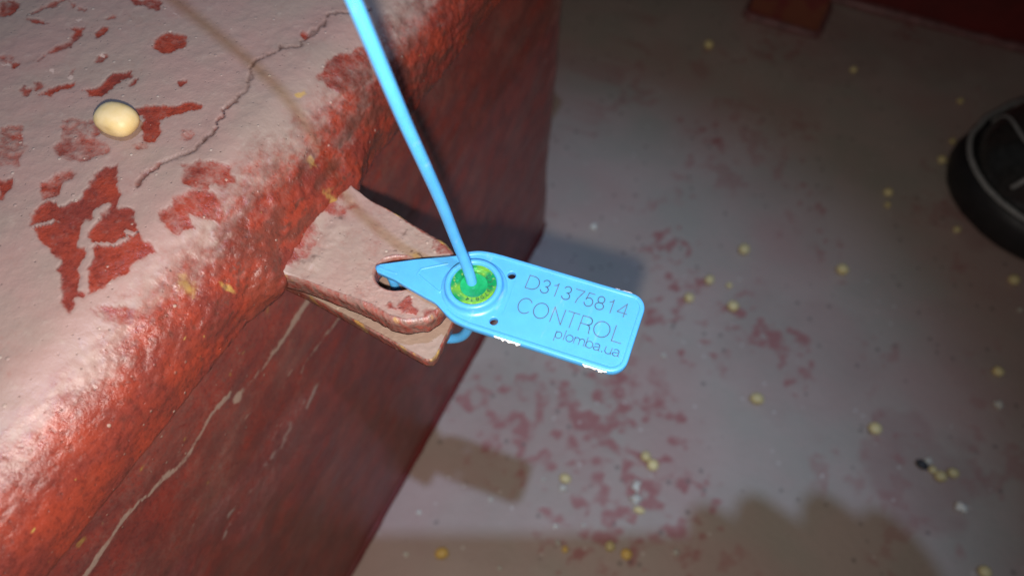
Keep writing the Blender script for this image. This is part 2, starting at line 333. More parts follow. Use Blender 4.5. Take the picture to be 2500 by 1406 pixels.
def plastic(name, color, rough, scatter=0.0, bump=0.03, vary=0.04):
    m = NT(name)
    n1 = m.noise(300, 3); n2 = m.noise(2500, 2)
    c = m.mix(m.ramp(n1, 0.3, 0.7), color, tuple(max(0, x * (1 - vary * 2)) for x in color))
    scuff = m.noise(1.0, 4, 0.6, stretch=(500, 120, 300)); speck = m.noise(1900, 2)
    c = m.mix(m.ramp(scuff, 0.60, 0.78, 0, 0.22), c, (0.62, 0.70, 0.76))
    c = m.mix(m.ramp(speck, 0.70, 0.78, 0, 0.25), c, (0.30, 0.27, 0.24))
    nb = m.bump(n2, bump, 0.0002)
    mm = m.out(c, m.math('ADD', m.math('MULTIPLY', n1, 0.12), rough - 0.06), nb)
    if scatter:
        m.b.inputs['Subsurface Weight'].default_value = scatter
        m.b.inputs['Subsurface Radius'].default_value = (0.3, 0.8, 1.0)
        m.b.inputs['Subsurface Scale'].default_value = 0.0009
    return mm
MAT_BLUE = plastic('blue_plastic', (0.085, 0.385, 0.76), 0.33, 0.25)
MAT_INK = plastic('laser_marking', (0.08, 0.17, 0.25), 0.7)
MAT_BURR = plastic('torn_white_plastic', (0.78, 0.80, 0.80), 0.5, 0.2)

def foil_material():
    m = NT('green_lock_insert')
    v = m.voro(2600)
    s = m.n('ShaderNodeSeparateColor'); m.link(v.outputs['Color'], s.inputs[0])
    n1 = m.noise(170, 2)
    c = m.mix(m.ramp(n1, 0.42, 0.58), (0.01, 0.33, 0.10), (0.20, 0.50, 0.04))
    c = m.mix(m.math('MULTIPLY', m.math('GREATER_THAN', s.outputs[0], 0.93), 0.45), c, (0.5, 0.6, 0.12))
    nb = m.bump(s.outputs[1], 0.25, 0.0002)
    return m.out(c, 0.24, nb, Metallic=0.35, Coat_Weight=0.6, Coat_Roughness=0.08)
MAT_FOIL = foil_material()
MAT_FOIL_IN = plastic('green_core', (0.015, 0.36, 0.12), 0.16, 0.0, 0.2, 0.2)
MAT_PRINT = plastic('dark_print', (0.02, 0.10, 0.05), 0.5)

def bean_material(name, a, b):
    m = NT(name)
    n1 = m.noise(300, 3); n2 = m.noise(1400, 3)
    oi = m.n('ShaderNodeObjectInfo')
    c = m.mix(m.ramp(n1, 0.35, 0.7), a, b)
    c = m.mix(m.ramp(n2, 0.68, 0.8, 0, 0.3), c, (0.30, 0.17, 0.08))
    h = m.n('ShaderNodeHueSaturation'); m.link(c, h.inputs['Color'])
    m.link(m.math('ADD', m.math('MULTIPLY', oi.outputs['Random'], 0.35), 0.8), h.inputs['Value'])
    return m.out(h.outputs[0], 0.5, m.bump(n2, 0.08, 0.0003))
MAT_BEAN = {'y': bean_material('bean_skin', (0.70, 0.60, 0.30), (0.64, 0.50, 0.20)),
            'p': bean_material('pale_husk', (0.62, 0.62, 0.54), (0.55, 0.52, 0.42)),
            'o': bean_material('orange_grain', (0.70, 0.48, 0.14), (0.60, 0.38, 0.09)),
            'k': bean_material('dark_seed', (0.02, 0.025, 0.03), (0.03, 0.03, 0.03)),
            'l': bean_material('cream_bean', (0.60, 0.46, 0.24), (0.55, 0.40, 0.17))}

def simple(name, color, rough, nscale=200, vary=0.35, bump=0.2, bdist=0.0006, metallic=0.0):
    m = NT(name)
    n1 = m.noise(nscale, 4)
    c = m.mix(m.ramp(n1, 0.3, 0.7), color, tuple(x * (1 - vary) for x in color))
    return m.out(c, m.math('ADD', m.math('MULTIPLY', n1, 0.2), rough - 0.1), m.bump(n1, bump, bdist), Metallic=metallic)
MAT_LEATHER = simple('black_leather', (0.036, 0.037, 0.035), 0.20, 260, 0.4, 0.5)
MAT_RUBBER = simple('black_rubber', (0.016, 0.016, 0.017), 0.55, 160)
MAT_SEAM = simple('grey_seam', (0.36, 0.365, 0.35), 0.6, 500)
MAT_BULK = simple('bulkhead_paint', (0.17, 0.018, 0.016), 0.5, 40, 0.3)
MAT_WELD = simple('weld_paint', (0.24, 0.10, 0.095), 0.5, 150, 0.35, 0.6)
MAT_SKIN = simple('skin', (0.42, 0.24, 0.17), 0.5, 300, 0.15)
MAT_SLEEVE = simple('dark_sleeve', (0.03, 0.035, 0.05), 0.8, 400, 0.3)
MAT_PHONE = simple('phone_shell', (0.03, 0.03, 0.035), 0.3, 100, 0.1, 0.02)
MAT_GLASS = simple('lens_glass', (0.01, 0.01, 0.015), 0.08, 100, 0.1, 0.0)

def post_material():
    m = NT('rusty_post_paint')
    n1 = m.noise(60, 5); n2 = m.noise(300, 4)
    c = m.mix(m.ramp(n1, 0.40, 0.55), (0.17, 0.022, 0.02), (0.20, 0.055, 0.026))
    c = m.mix(m.ramp(n2, 0.5, 0.75, 0, 0.6), c, (0.13, 0.05, 0.025))
    return m.out(c, 0.6, m.bump(n2, 0.5, 0.001))
MAT_POST = post_material()

# ------------------------------------------------------------------ the deck
def axis(parts):
    """concatenate linspaces given as (start, stop, step)."""
    out = []
    for a, b, st in parts:
        out += list(np.arange(a, b - 1e-6, st))
    out.append(parts[-1][1])
    return np.array(out)

gx = axis([(-600, -100, 50), (-100, 215, 1.6), (215, 900, 50)])
gy = axis([(-500, 40, 40), (40, 320, 1.6), (320, 600, 2.6), (600, 700, 50)])
GX, GY = np.meshgrid(gx, gy)
x = GX.ravel(); y = GY.ravel()
mask = np.zeros_like(x)
for cx_, cy_, r_, a_ in DECK_RED:
    d = np.hypot(x - cx_, y - cy_)
    mask = np.maximum(mask, min(1.0, a_ * 1.15) * np.exp(-(d / (r_ * 1.3)) ** 2 * 1.1))
nz = fbm(x / 5.5, y / 5.5, 3, 3)
nz2 = vnoise(x / 3.0, y / 3.0, 9)
smear = fbm(x / 26, y / 38, 13, 4)
wear = np.clip((nz - 0.50) * 3.2 + (nz2 - 0.5) * 0.7 + mask * 0.85 - 0.42, 0, 1) * sstep(0.12, 0.45, mask)
wear = np.maximum(wear, 0.5 * sstep(0.53, 0.68, smear) * sstep(0.40, 0.62, nz))
blush = 0.0 * x
for cx_, cy_, r_, a_ in [(130, 205, 30, 0.55), (118, 222, 18, 0.5), (60, 245, 45, 0.25), (-60, 120, 60, 0.3), (150, 395, 30, 0.5),
                         (160, 300, 40, 0.2), (20, 520, 50, 0.35), (90, 565, 60, 0.4)]:
    d = np.hypot(x - cx_, y - cy_) + (fbm(x / 14, y / 14, 21, 3) - 0.5) * 26
    blush = np.maximum(blush, a_ * sstep(r_ * 1.1, r_ * 0.75, d))
blush *= 0.6 + 0.6 * (fbm(x / 9, y / 9, 33, 3) - 0.3)
z = (fbm(x / 60, y / 60, 5, 2) - 0.5) * 0.8 - wear * 0.12
obj('deck', np.stack([x, y, z], 1), grid_faces(len(gy), len(gx)), MAT_DECK, None, True, {'wear': wear, 'blush': np.clip(blush, 0, 1)})
tag(bpy.data.objects['deck'], 'grey pink painted steel deck with red wear spots', 'deck', kind='structure')

# ------------------------------------------------------------------ hatch coaming (side wall) and cover
coaming = tag(empty('hatch_coaming', (-260, 20, 0)), 'dark red scratched steel box side standing on the deck under the cover', 'hatch coaming')
cover = tag(empty('hatch_cover', (-250, 20, 214)), 'dusty pink hatch cover with chipped red paint and thick rounded red edge', 'hatch cover')

# coaming wall: goes along +Y at X=-95, turns the far corner (radius 9) and goes off along -X
def wall_mesh():
    ys = axis([(-300, -20, 20), (-20, 190, 0.9), (190, 263, 2.5)])
    path = [(-95.0, yy, 1, 0) for yy in ys]
    for k in range(1, 9):
        a = math.radians(90 * k / 8)
        path.append((-104 + 9 * math.cos(a), 263 + 9 * math.sin(a), math.cos(a), math.sin(a)))
    for xx in (-112, -130, -180, -250, -350, -440):
        path.append((float(xx), 272.0, 0, 1))
    zs = axis([(0, 50, 3), (50, 219, 1.0)])
    path = np.array(path)
    nP, nZ = len(path), len(zs)
    px = np.repeat(path[:, 0], nZ); py = np.repeat(path[:, 1], nZ)
    nx = np.repeat(path[:, 2], nZ); ny = np.repeat(path[:, 3], nZ)
    zz = np.tile(zs, nP)
    s = py
    lump = (fbm(s / 14, zz / 9, 41, 4) - 0.5) * 1.2 + (fbm(s / 60, zz / 60, 44, 2) - 0.5) * 2.0
    wy = s + (fbm(s / 4, zz / 4, 51, 3) - 0.5) * 2.2; wz = zz + (fbm(s / 4, zz / 4, 55, 3) - 0.5) * 2.2
    pale = 0 * s; och = 0 * s
    for pts, w, a in WALL_SCRATCH:
        d = line_dist(wy, wz, pts)
        ww = w * (0.55 + 0.7 * vnoise(s / 5, zz / 5, 57))
        pale = np.maximum(pale, a * (0.45 + 0.75 * vnoise(s / 4, zz / 7, 58)) * np.exp(-(d / ww) ** 2))
    for cy_, cz_, r in WALL_CHIP:
        pale = np.maximum(pale, 0.5 * np.exp(-(np.hypot(wy - cy_, wz - cz_) / r) ** 2))
    for cy_, cz_, r, a in WALL_OCHRE:
        och = np.maximum(och, a * np.exp(-(np.hypot(wy - cy_, wz - cz_) / r) ** 2))
    dust = 0.20 + 0.5 * (fbm(s / 22 + zz / 40, zz / 10 - s / 30, 61, 4) - 0.42)
    dust += 0.25 * np.exp(-((s - 262) / 7) ** 2)
    lump += pale * 0.15
    v = np.stack([px + nx * lump, py + ny * lump, zz], 1)
    f = grid_faces(nP, nZ)
    return v, f, {'dust': np.clip(dust, 0, 1), 'ochre': och, 'pale': pale, 'dirt': 0 * s}
v, f, at = wall_mesh()
obj('wall', v, f, MAT_WALL, coaming, True, at)
# fillet weld along its foot
fp = [(-94.6, yy, 1.0) for yy in np.arange(-300, 264, 4.0)] + [(-96 - 7 * k, 270 - (0 if k else 2), 1.0) for k in range(0, 40)]
vv, ff = tube(fp, [1.8 + 0.7 * (vnoise(np.array([i * 0.7]), np.array([0.3]), 7)[0] - 0.5) for i in range(len(fp))], 10)
obj('weld_bead', vv, ff, MAT_BULK, coaming)

def lid_mesh():
    prof = [(xx, 237.0, 0, 1) for xx in axis([(-460, -180, 40), (-180, -97, 0.42)])]
    for k in range(1, 61):
        a = math.radians(90 * k / 60)
        prof.append((-97 + 17 * math.sin(a), 220 + 17 * math.cos(a), math.sin(a), math.cos(a)))
    for zz in np.arange(219.4, 216.2, -0.6): prof.append((-80.0, zz, 1, 0))
    for k in range(1, 7):
        a = math.radians(90 * k / 6)
        prof.append((-81.8 + 1.8 * math.cos(a), 216.4 - 1.8 * math.sin(a), math.cos(a), -math.sin(a)))
    for xx in (-84, -90, -94, -97): prof.append((float(xx), 214.6, 0, -1))
    prof = np.array(prof)
    ys = axis([(-310, -14, 16), (-14, 152, 0.42), (152, 286, 3)])
    nP, nY = len(prof), len(ys)
    px = np.repeat(prof[:, 0], nY); pz = np.repeat(prof[:, 1], nY)
    nx = np.repeat(prof[:, 2], nY); nz = np.repeat(prof[:, 3], nY)
    y = np.tile(ys, nP)
    seg = np.concatenate([[0], np.cumsum(np.hypot(np.diff(prof[:, 0]), np.diff(prof[:, 1])))])
    s0 = seg[np.argmin(np.abs(prof[:, 0] + 97) + (prof[:, 1] < 236.9) * 99)]
    s = np.repeat(seg - s0, nY)          # arc length past the start of the rounding
    # plan coordinates with a ragged edge
    wx = px + (fbm(px / 2.2, y / 2.2, 71, 4) - 0.5) * 2.6
    wy = y + (fbm(px / 2.2, y / 2.2, 77, 4) - 0.5) * 2.6
    dust = np.full(px.shape, 0.92) + (fbm(px / 7, y / 7, 81, 4) - 0.5) * 0.35
    top = s < 14
    for poly, a in LID_RED:
        P = np.asarray(poly)
        m = top & (np.abs(wx - P[:, 0].mean()) < 40) & (np.abs(wy - P[:, 1].mean()) < 40)
        d = poly_sdf(wx[m], wy[m], poly)
        inside = sstep(0.5, -0.35, d)
        tgt = 1 - a + (fbm(px[m] / 3, y[m] / 3, 85, 4) - 0.5) * 0.9 * (1.25 - a) + (fbm(px[m] / 1.3, y[m] / 0.9, 87, 3) - 0.42) * 0.55
        dust[m] = dust[m] * (1 - inside) + np.clip(tgt, 0, 1) * inside
    for pts, w in LID_DUST:
        d = line_dist(wx, wy, pts)
        k = sstep(w, w * 0.4, d)
        dust = np.maximum(dust, k * 0.95)
    # the rounding loses its dust: ragged transition to bare red paint
    big = fbm(s / 7, y / 13, 91, 4)
    edge = sstep(3.0, 19.0, s + (big - 0.5) * 11 + (fbm(s / 1.6, y / 2.4, 95, 3) - 0.5) * 5)
    rimdust = 0.26 + (fbm(s / 4 + y / 30, y / 11, 97, 4) - 0.5) * 0.7 + (fbm(s / 0.9 , y / 3.0, 99, 3) - 0.5) * 0.4 - 0.2 * sstep(17, 26, s)
    low = sstep(75, 15, y) * sstep(8, 15, s) * sstep(34, 28, s)
    rimdust = rimdust - 0.10 - low * 0.25
    dust = dust * (1 - edge) + np.clip(rimdust - 0.05, 0, 0.55) * edge
    och = 0 * s
    for cx_, cy_, r, a in LID_OCHRE:
        och = np.maximum(och, a * np.exp(-(np.hypot(wx - cx_, wy - cy_) / r) ** 2))
    spots = vnoise(s / 1.5, y / 1.5, 103)
    och = np.maximum(och, sstep(0.955, 0.995, spots) * sstep(10, 14, s) * 0.9)
    cw = line_dist(px + (fbm(px / 1.6, y / 1.6, 111, 4) - 0.5) * 2.6, y + (fbm(px / 1.6, y / 1.6, 113, 4) - 0.5) * 2.6, CRACK)
    cvar = 0.20 + 0.42 * vnoise(px / 4, y / 4, 117) ** 2
    crack = sstep(cvar + 0.22, cvar * 0.4, cw) * (s < 6)
    halo = np.exp(-(cw / 2.0) ** 2) * (s < 8)
    dust = dust * (1 - 0.8 * np.exp(-(cw / 0.4) ** 2) * (s < 6) * sstep(0.45, 0.65, vnoise(px / 9, y / 9, 123)))
    dirt = 0.75 * crack * (0.65 + 0.5 * vnoise(px / 3, y / 3, 119)) + 0.20 * halo * sstep(0.45, 0.7, vnoise(px / 4, y / 4, 121))
    grime = edge * sstep(0.44, 0.68, fbm(s / 2.6, y / 5.5, 161, 4)) * (0.05 + 0.55 * sstep(20, 80, y))
    grime = np.maximum(grime, edge * (0.2 + 0.45 * sstep(10, 60, y)) * sstep(0.66, 0.76, fbm(s / 1.0, y / 1.3, 163, 3)))
    dirt = np.maximum(dirt, grime)
    pale = 0 * s
    for cx_, cy_, r in LID_SCUFF:
        pale = np.maximum(pale, 0.85 * np.exp(-(np.hypot(wx - cx_, (wy - cy_) * 1.8) / r) ** 2) * sstep(0.42, 0.62, fbm(px / 1.2, y / 0.8, 171, 3)))
    # relief
    lump = (fbm(px / 30, y / 30, 131, 3) - 0.5) * 0.8 * sstep(20, 0, s)
    rough_amt = sstep(2, 13, s)
    lump += rough_amt * (0.35 + 0.65 * sstep(10, 60, y)) * ((fbm(s / 6, y / 12, 133, 4) - 0.5) * 1.1 + (fbm(s / 1.1, y / 1.7, 137, 3) - 0.5) * 0.8)
    lump += (1 - rough_amt) * (fbm(px / 2.5, y / 2.5, 139, 3) - 0.5) * 0.22
    lump += 0.32 * sstep(0.35, 0.7, dust) * (1 - rough_amt) - 0.38 * crack + 0.05 * halo
    mound = sstep(48, 60, y) * sstep(103, 91, y) * np.exp(-((s - 28.0) / 5.5) ** 2)
    lump += mound * (1.5 + 1.8 * (np.exp(-((y - 60.5) / 3.5) ** 2) + 0.8 * np.exp(-((y - 90) / 3.5) ** 2)) + 1.2 * (fbm(s / 2, y / 3, 151, 3) - 0.5))
    fade = sstep(40, 36, s)
    lump *= fade
    v = np.stack([px + nx * lump, y, pz + nz * lump], 1)
    return v, grid_faces(nP, nY), {'dust': np.clip(dust, 0, 1), 'ochre': och, 'pale': pale, 'dirt': np.clip(dirt, 0, 1)}
LID_SCUFF = [(-150.4, 92.7, 2.6), (-143.0, 76.4, 2.4), (-152.8, 73.7, 2.2), (-132.2, 103.9, 0.9), (-136.2, 85.2, 1.6), (-138.3, 77.2, 1.5), (-133.8, 60.0, 1.4), (-127.8, 93.4, 0.6), (-112.3, 93.5, 0.6), (-137.6, 100.6, 0.6)]
v, f, at = lid_mesh()
obj('plate', v, [q[::-1] for q in f], MAT_LID, cover, True, at)
# closed underside and far lip so the cover has a body
obj('underside', [(-460, -310, 214.4), (-97, -310, 214.4), (-97, 286, 214.4), (-460, 286, 214.4)], [(3, 2, 1, 0)], MAT_WALL, cover, False)
obj('end_plate', [(-460, 286, 214.4), (-81, 286, 214.4), (-80, 286, 221), (-85, 286, 232), (-97, 286, 237), (-460, 286, 237)], [(0, 1, 2, 3, 4, 5)], MAT_WALL, cover, False)

# ------------------------------------------------------------------ the two lugs
def resample(poly, centre, n):
    """radius of a closed star-shaped outline at n even angles about centre."""
    P = np.asarray(poly, dtype=float) - centre
    P = np.vstack([P, P[:1]])
    out = []
    for k in range(n):
        a = 2 * math.pi * k / n
        d = np.array([math.cos(a), math.sin(a)]); best = 0
        for p, q in zip(P[:-1], P[1:]):
            e = q - p
            den = d[0] * -e[1] + d[1] * e[0]
            if abs(den) < 1e-9: continue
            t = (p[0] * -e[1] + p[1] * e[0]) / den
            u = (d[0] * p[1] - d[1] * p[0]) / den
            if -1e-6 <= u <= 1 + 1e-6 and t > best: best = t
        out.append(best)
    r = np.array(out)
    for _ in range(2):
        r = (np.roll(r, 1) + 2 * r + np.roll(r, -1)) / 4
    return r

def lug_mesh(outline, hole_c, hole_r, ztop, thick, edge_r, rough, seed, weld, red, base_dust, side_dust, NA=420):
    c = np.array(hole_c)
    R = resample(outline, c, NA)
    a = np.arange(NA) * 2 * math.pi / NA
    hr = hole_r * (1 + 0.05 * np.sin(2 * a + 0.6) + 0.04 * (vnoise(a * 3, a * 0, seed) - 0.5))
    rings = []  # (fraction type, radial, z offset)
    rows = []
    def row(rad, zoff, typ): rows.append((rad, zoff, typ))
    for k in range(4, 0, -1): row(hr + 0.0, -thick * k / 5 - 0.2, 'h')
    for k in range(5):
        b = math.radians(90 * k / 5)
        row(hr + edge_r * 0.6 * (1 - math.cos(b)), -edge_r * 0.6 * (1 - math.sin(b)), 'he')
    r0 = hr + edge_r * 0.6; r1 = R - edge_r
    NR = 70
    for k in range(NR + 1):
        row(r0 + (r1 - r0) * k / NR, 0 * a, 't')
    for k in range(1, 7):
        b = math.radians(90 * k / 6)
        row(R - edge_r + edge_r * math.sin(b), -edge_r * (1 - math.cos(b)), 'e')
    for k in range(1, 6):
        row(R, -edge_r - (thick - edge_r) * k / 5, 's')
    for k in range(1, 5):
        row(R - (R - hr) * k / 4, -thick - 0 * a, 'b')
    v = []; dust = []; och = []; dirt = []
    for rad, zo, typ in rows:
        zo = zo + np.zeros(NA); rad = rad + np.zeros(NA)
        x = c[0] + rad * np.cos(a); y = c[1] + rad * np.sin(a)
        z = ztop + zo
        n = fbm((x + z * 0.7) / 3.2, (y - z * 0.6) / 3.2, seed + 3, 4) - 0.5
        n2 = fbm((x + z * 0.9) / 0.9, (y - z * 0.8) / 0.9, seed + 7, 4) - 0.5
        amt = {'t': 0.35, 'he': 0.5, 'h': 0.1, 'e': 1.0, 's': 0.6, 'b': 0.2}[typ] * rough
        edge_d = np.minimum(R - rad, rad - hr)
        amt = amt + rough * 0.5 * np.exp(-np.maximum(edge_d, 0) / 2.0) * (typ == 't')
        z = z + (n * 1.5 + n2 * 0.7) * amt
        if typ in 'es':
            ns = fbm(a * 12, z / 1.5, seed + 11, 3) - 0.5
            x = x + np.cos(a) * ns * 0.8 * rough; y = y + np.sin(a) * ns * 0.8 * rough
        if weld and typ in ('t', 'e', 'he'):
            up = 1.3 * np.exp(-np.maximum(x + 79.0, 0) / 1.6) * sstep(0, 3, np.minimum(R - rad, 3)) + 0.5 * np.exp(-((x + 74.5 + (y - 75) * 0.06) / 1.6) ** 2) * sstep(-0.1, 0.35, n + 0.2)
            z = z + np.minimum(up, 5) * sstep(-66, -72, x)
        wx = x + n2 * 1.6 + n * 1.2; wy = y + n * 1.5 - n2
        d = np.full(NA, base_dust) + n * 0.5
        if typ in ('t', 'e', 'he'):
            for poly, s in red:
                sd = poly_sdf(wx, wy, poly)
                k = sstep(0.5, -0.5, sd)
                d = d * (1 - k) + (1 - s + n2 * 0.6) * k
            if weld:
                k = sstep(-75.5, -80, x + n * 9 + n2 * 3); d = d * (1 - k) + (0.30 + n) * k
        if typ == 's' or typ == 'e':
            kk = 1.0 if typ == 's' else 0.75
            d = d * (1 - kk) + (side_dust + n2 * 1.2) * kk
        if typ in ('h', 'he'): d = np.full(NA, 0.12 if typ == 'h' else 0.5) + n2 * 0.5
        o = np.zeros(NA)
        if typ in ('e', 's'): o = sstep(0.12, 0.35, n + 0.1) * 0.7
        hol = np.hypot(x - (c[0] + 1.0), y - (c[1] + 5.2))
        if weld and typ == 't': o = np.maximum(o, 0.62 * np.exp(-(hol / 2.6) ** 2))
        dt = np.zeros(NA)
        if typ == 's': dt = np.clip(0.3 + n2 * 2.2, 0, 0.8)
        if typ == 'e': dt = np.clip(0.05 + n2 * 2.2, 0, 0.6)
        if weld and typ == 't':
            q = np.hypot(x - c[0], y - c[1]) - hr
            dt = 0.75 * np.exp(-((q - 1.6 - n * 2) / 0.22) ** 2) * sstep(0.3, 0.9, np.sin(a)) * sstep(0.45, 0.6, vnoise(a * 7, a * 0 + 2, seed))
            dt = np.maximum(dt, 0.45 * sstep(0.74, 0.85, fbm(x / 1.4, y / 2.0, seed + 31, 3)))
        v.append(np.stack([x, y, z], 1)); dust.append(d); och.append(o); dirt.append(dt)
    v = np.concatenate(v)
    at = {'dust': np.clip(np.concatenate(dust), 0, 1), 'ochre': np.concatenate(och), 'pale': np.zeros(len(v)), 'dirt': np.clip(np.concatenate(dirt), 0, 1)}
    f = grid_faces(len(rows), NA, True)
    nr = len(rows)
    for j in range(NA):            # close the bore
        k = (j + 1) % NA
        f.append(((nr - 1) * NA + j, (nr - 1) * NA + k, k, j))
    return v, [q[::-1] for q in f], at

UP_OUT = [(-86.5, 60.0), (-82.5, 60.6), (-80, 61.2), (-77.6, 61.8), (-73.2, 62.3), (-64.8, 62.5), (-57.9, 62.6), (-52.6, 62.0), (-49.5, 62.6), (-45.9, 65.0), (-44.5, 68.1),
          (-44.1, 71.4), (-44.6, 75.6), (-46.2, 79.5), (-49.1, 82.6), (-52.2, 84.1), (-56.0, 84.8), (-61.5, 85.8), (-67.2, 86.9), (-72.2, 87.5), (-76.4, 88.3), (-79.2, 89.4), (-81.5, 91), (-86.5, 92)]
v, f, at = lug_mesh(UP_OUT, (-57.0, 72.5), 4.35, 220.0, 4.4, 1.25, 0.5, 201, True, LUG_RED, 0.84, 0.34)
obj('lug', v, f, MAT_LUG, cover, True, at)['label'] = 'dusty pink lug with a round hole, welded to the cover edge'
LOW_OUT = [(-97, 66), (-79.3, 65.6), (-70, 64.6), (-59.9, 63.6), (-49.8, 62.5), (-45.6, 62.1), (-44.5, 62.6), (-44.1, 64), (-44.6, 71.1), (-45.0, 76), (-46.5, 80), (-50, 83), (-56, 84.5), (-70, 86), (-97, 88)]
v, f, at = lug_mesh(LOW_OUT, (-57.0, 73.0), 4.3, 208.6, 2.6, 0.5, 0.3, 231, False, [], 0.93, 0.22)
obj('lug', v, f, MAT_LUG, coaming, True, at)['label'] = 'lower beige lug with squared tip, welded to the coaming side'

# ------------------------------------------------------------------ the seal
U = np.array([0.996845, 0.072504, 0.032294]); V = np.array([-0.075617, 0.991185, 0.108787]); Nn = np.array([-0.024122, -0.110886, 0.993540])
C0 = np.array([-40.419, 74.721, 223.5]) - Nn * 1.0       # underside of the flag, below the face
def tw(u, v, w=0.0): return C0 + u * U + v * V + w * Nn
seal = tag(empty('plastic_seal', tuple(tw(0, 0, 0))), 'light blue plastic security seal threaded through the lug hole, flag reading D31375814 CONTROL', 'security seal')
FACE = 1.0

def curve_slab(name, loops, half, bevel, w_mid, mat, parent, res=2):
    cu = bpy.data.curves.new(name, 'CURVE'); cu.dimensions = '2D'; cu.fill_mode = 'BOTH'
    for lp in loops:
        sp = cu.splines.new('POLY'); sp.points.add(len(lp) - 1)
        for p, q in zip(sp.points, lp): p.co = (q[0] * S, q[1] * S, 0, 1)
        sp.use_cyclic_u = True
    cu.extrude = (half - bevel) * S; cu.bevel_depth = bevel * S; cu.bevel_resolution = res; cu.offset = -bevel * S
    tmp = bpy.data.objects.new('tmp', cu); col.objects.link(tmp)
    bpy.context.view_layer.update()
    me = bpy.data.meshes.new_from_object(tmp.evaluated_get(bpy.context.evaluated_depsgraph_get()))
    bpy.data.objects.remove(tmp)
    off = origin_of(parent)
    for vt in me.vertices:
        vt.co = Vector(tw(vt.co.x / S, vt.co.y / S, w_mid + vt.co.z / S)) * S - off
    me.name = name; me.materials.clear()
    return link(name, me, mat, parent, True)

def circ(cu_, cv_, r, n=28): return [(cu_ + r * math.cos(2 * math.pi * k / n), cv_ + r * math.sin(2 * math.pi * k / n)) for k in range(n)]
def arc(cu_, cv_, r, a0, a1, n=9): return [(cu_ + r * math.cos(math.radians(a0 + (a1 - a0) * k / (n - 1))), cv_ + r * math.sin(math.radians(a0 + (a1 - a0) * k / (n - 1)))) for k in range(n)]
LC = (0.4, -0.85)     # lock centre
top_shoulder = [tuple(p) for p in spline([(-13.3, 1.5), (-6.2, 4.75), (-4.9, 5.75), (-3.5, 6.65), (-1.6, 7.45), (0.6, 7.82), (3.3, 7.95)], 5)]
bot_shoulder = [tuple(p) for p in spline([(2.4, -9.4), (-0.5, -9.0), (-2.4, -8.3), (-4.1, -7.3), (-5.9, -6.4), (-8.3, -5.9), (-11.7, -5.15), (-15.6, -4.25)], 5)]
outline = [(-19.6, -3.85), (-20.2, -3.0), (-19.9, -2.0)] + top_shoulder + arc(30.3, 4.8, 3.1, 90, 0) + arc(30.1, -6.15, 3.3, 0, -90) + bot_shoulder
flag = curve_slab('flag', [outline, circ(6.45, 4.2, 0.82), circ(6.75, -6.5, 0.82)], 0.65, 0.18, 0.35, MAT_BLUE, seal)

def ridge(name, pts, closed, half_w, h, mat, parent, base=FACE, seg=7):
    """rounded raised ridge lying on the flag face."""
    P = np.asarray(pts, dtype=float); n = len(P)
    T = (np.roll(P, -1, 0) - np.roll(P, 1, 0)) if closed else np.gradient(P, axis=0)
    T /= np.linalg.norm(T, axis=1)[:, None] + 1e-12
    Q = np.stack([-T[:, 1], T[:, 0]], 1)
    verts = []
    for p, q in zip(P, Q):
        for k in range(seg):
            a = math.pi * k / (seg - 1)
            cc = math.copysign(abs(math.cos(a)) ** 0.6, math.cos(a)); ss = math.sin(a) ** 0.6
            r = p + q * half_w * cc
            verts.append(tw(r[0], r[1], base - 0.04 + h * ss))
    f = []
    for i in range(n if closed else n - 1):
        j = (i + 1) % n
        for k in range(seg - 1):
            f.append((i * seg + k, i * seg + k + 1, j * seg + k + 1, j * seg + k))
    return obj(name, verts, f, mat, parent)
def inset(poly, d):
    P = np.asarray(poly, dtype=float)
    T = np.roll(P, -1, 0) - np.roll(P, 1, 0); T /= np.linalg.norm(T, axis=1)[:, None]
    return P + np.stack([T[:, 1], -T[:, 0]], 1) * d
def dense(pts, step=0.5):
    out = []
    for p, q in zip(pts[:-1], pts[1:]):
        n = max(1, int(math.hypot(q[0] - p[0], q[1] - p[1]) / step))
        out += [(p[0] + (q[0] - p[0]) * k / n, p[1] + (q[1] - p[1]) * k / n) for k in range(n)]
    out.append(tuple(pts[-1]))
    return out
rim_path = dense([tuple(p) for p in inset([(-4.9, 5.75)] + [p for p in top_shoulder if p[0] > -4.9] + arc(30.3, 4.8, 3.1, 90, 0) + arc(30.1, -6.15, 3.3, 0, -90) + [p for p in bot_shoulder if p[0] > -3.5], 0.55)][1:-1], 0.6)
ridge('rim', rim_path, False, 0.50, 0.36, MAT_BLUE, flag)
tri = dense([(-11.5, -1.7), (-11.4, -0.4), (-7.6, 2.1)], 0.4) 
ridge('arrow_ridge', dense([(-6.7, 2.6), (-11.3, -0.3), (-11.6, -1.7), (-5.7, -4.1), (-5.4, -2.6)], 0.35), False, 0.22, 0.20, MAT_BLUE, flag)
ridge('panel_edge', dense([(7.5, 3.1), (7.9, -4.6)], 0.5), False, 0.12, 0.10, MAT_BLUE, flag)

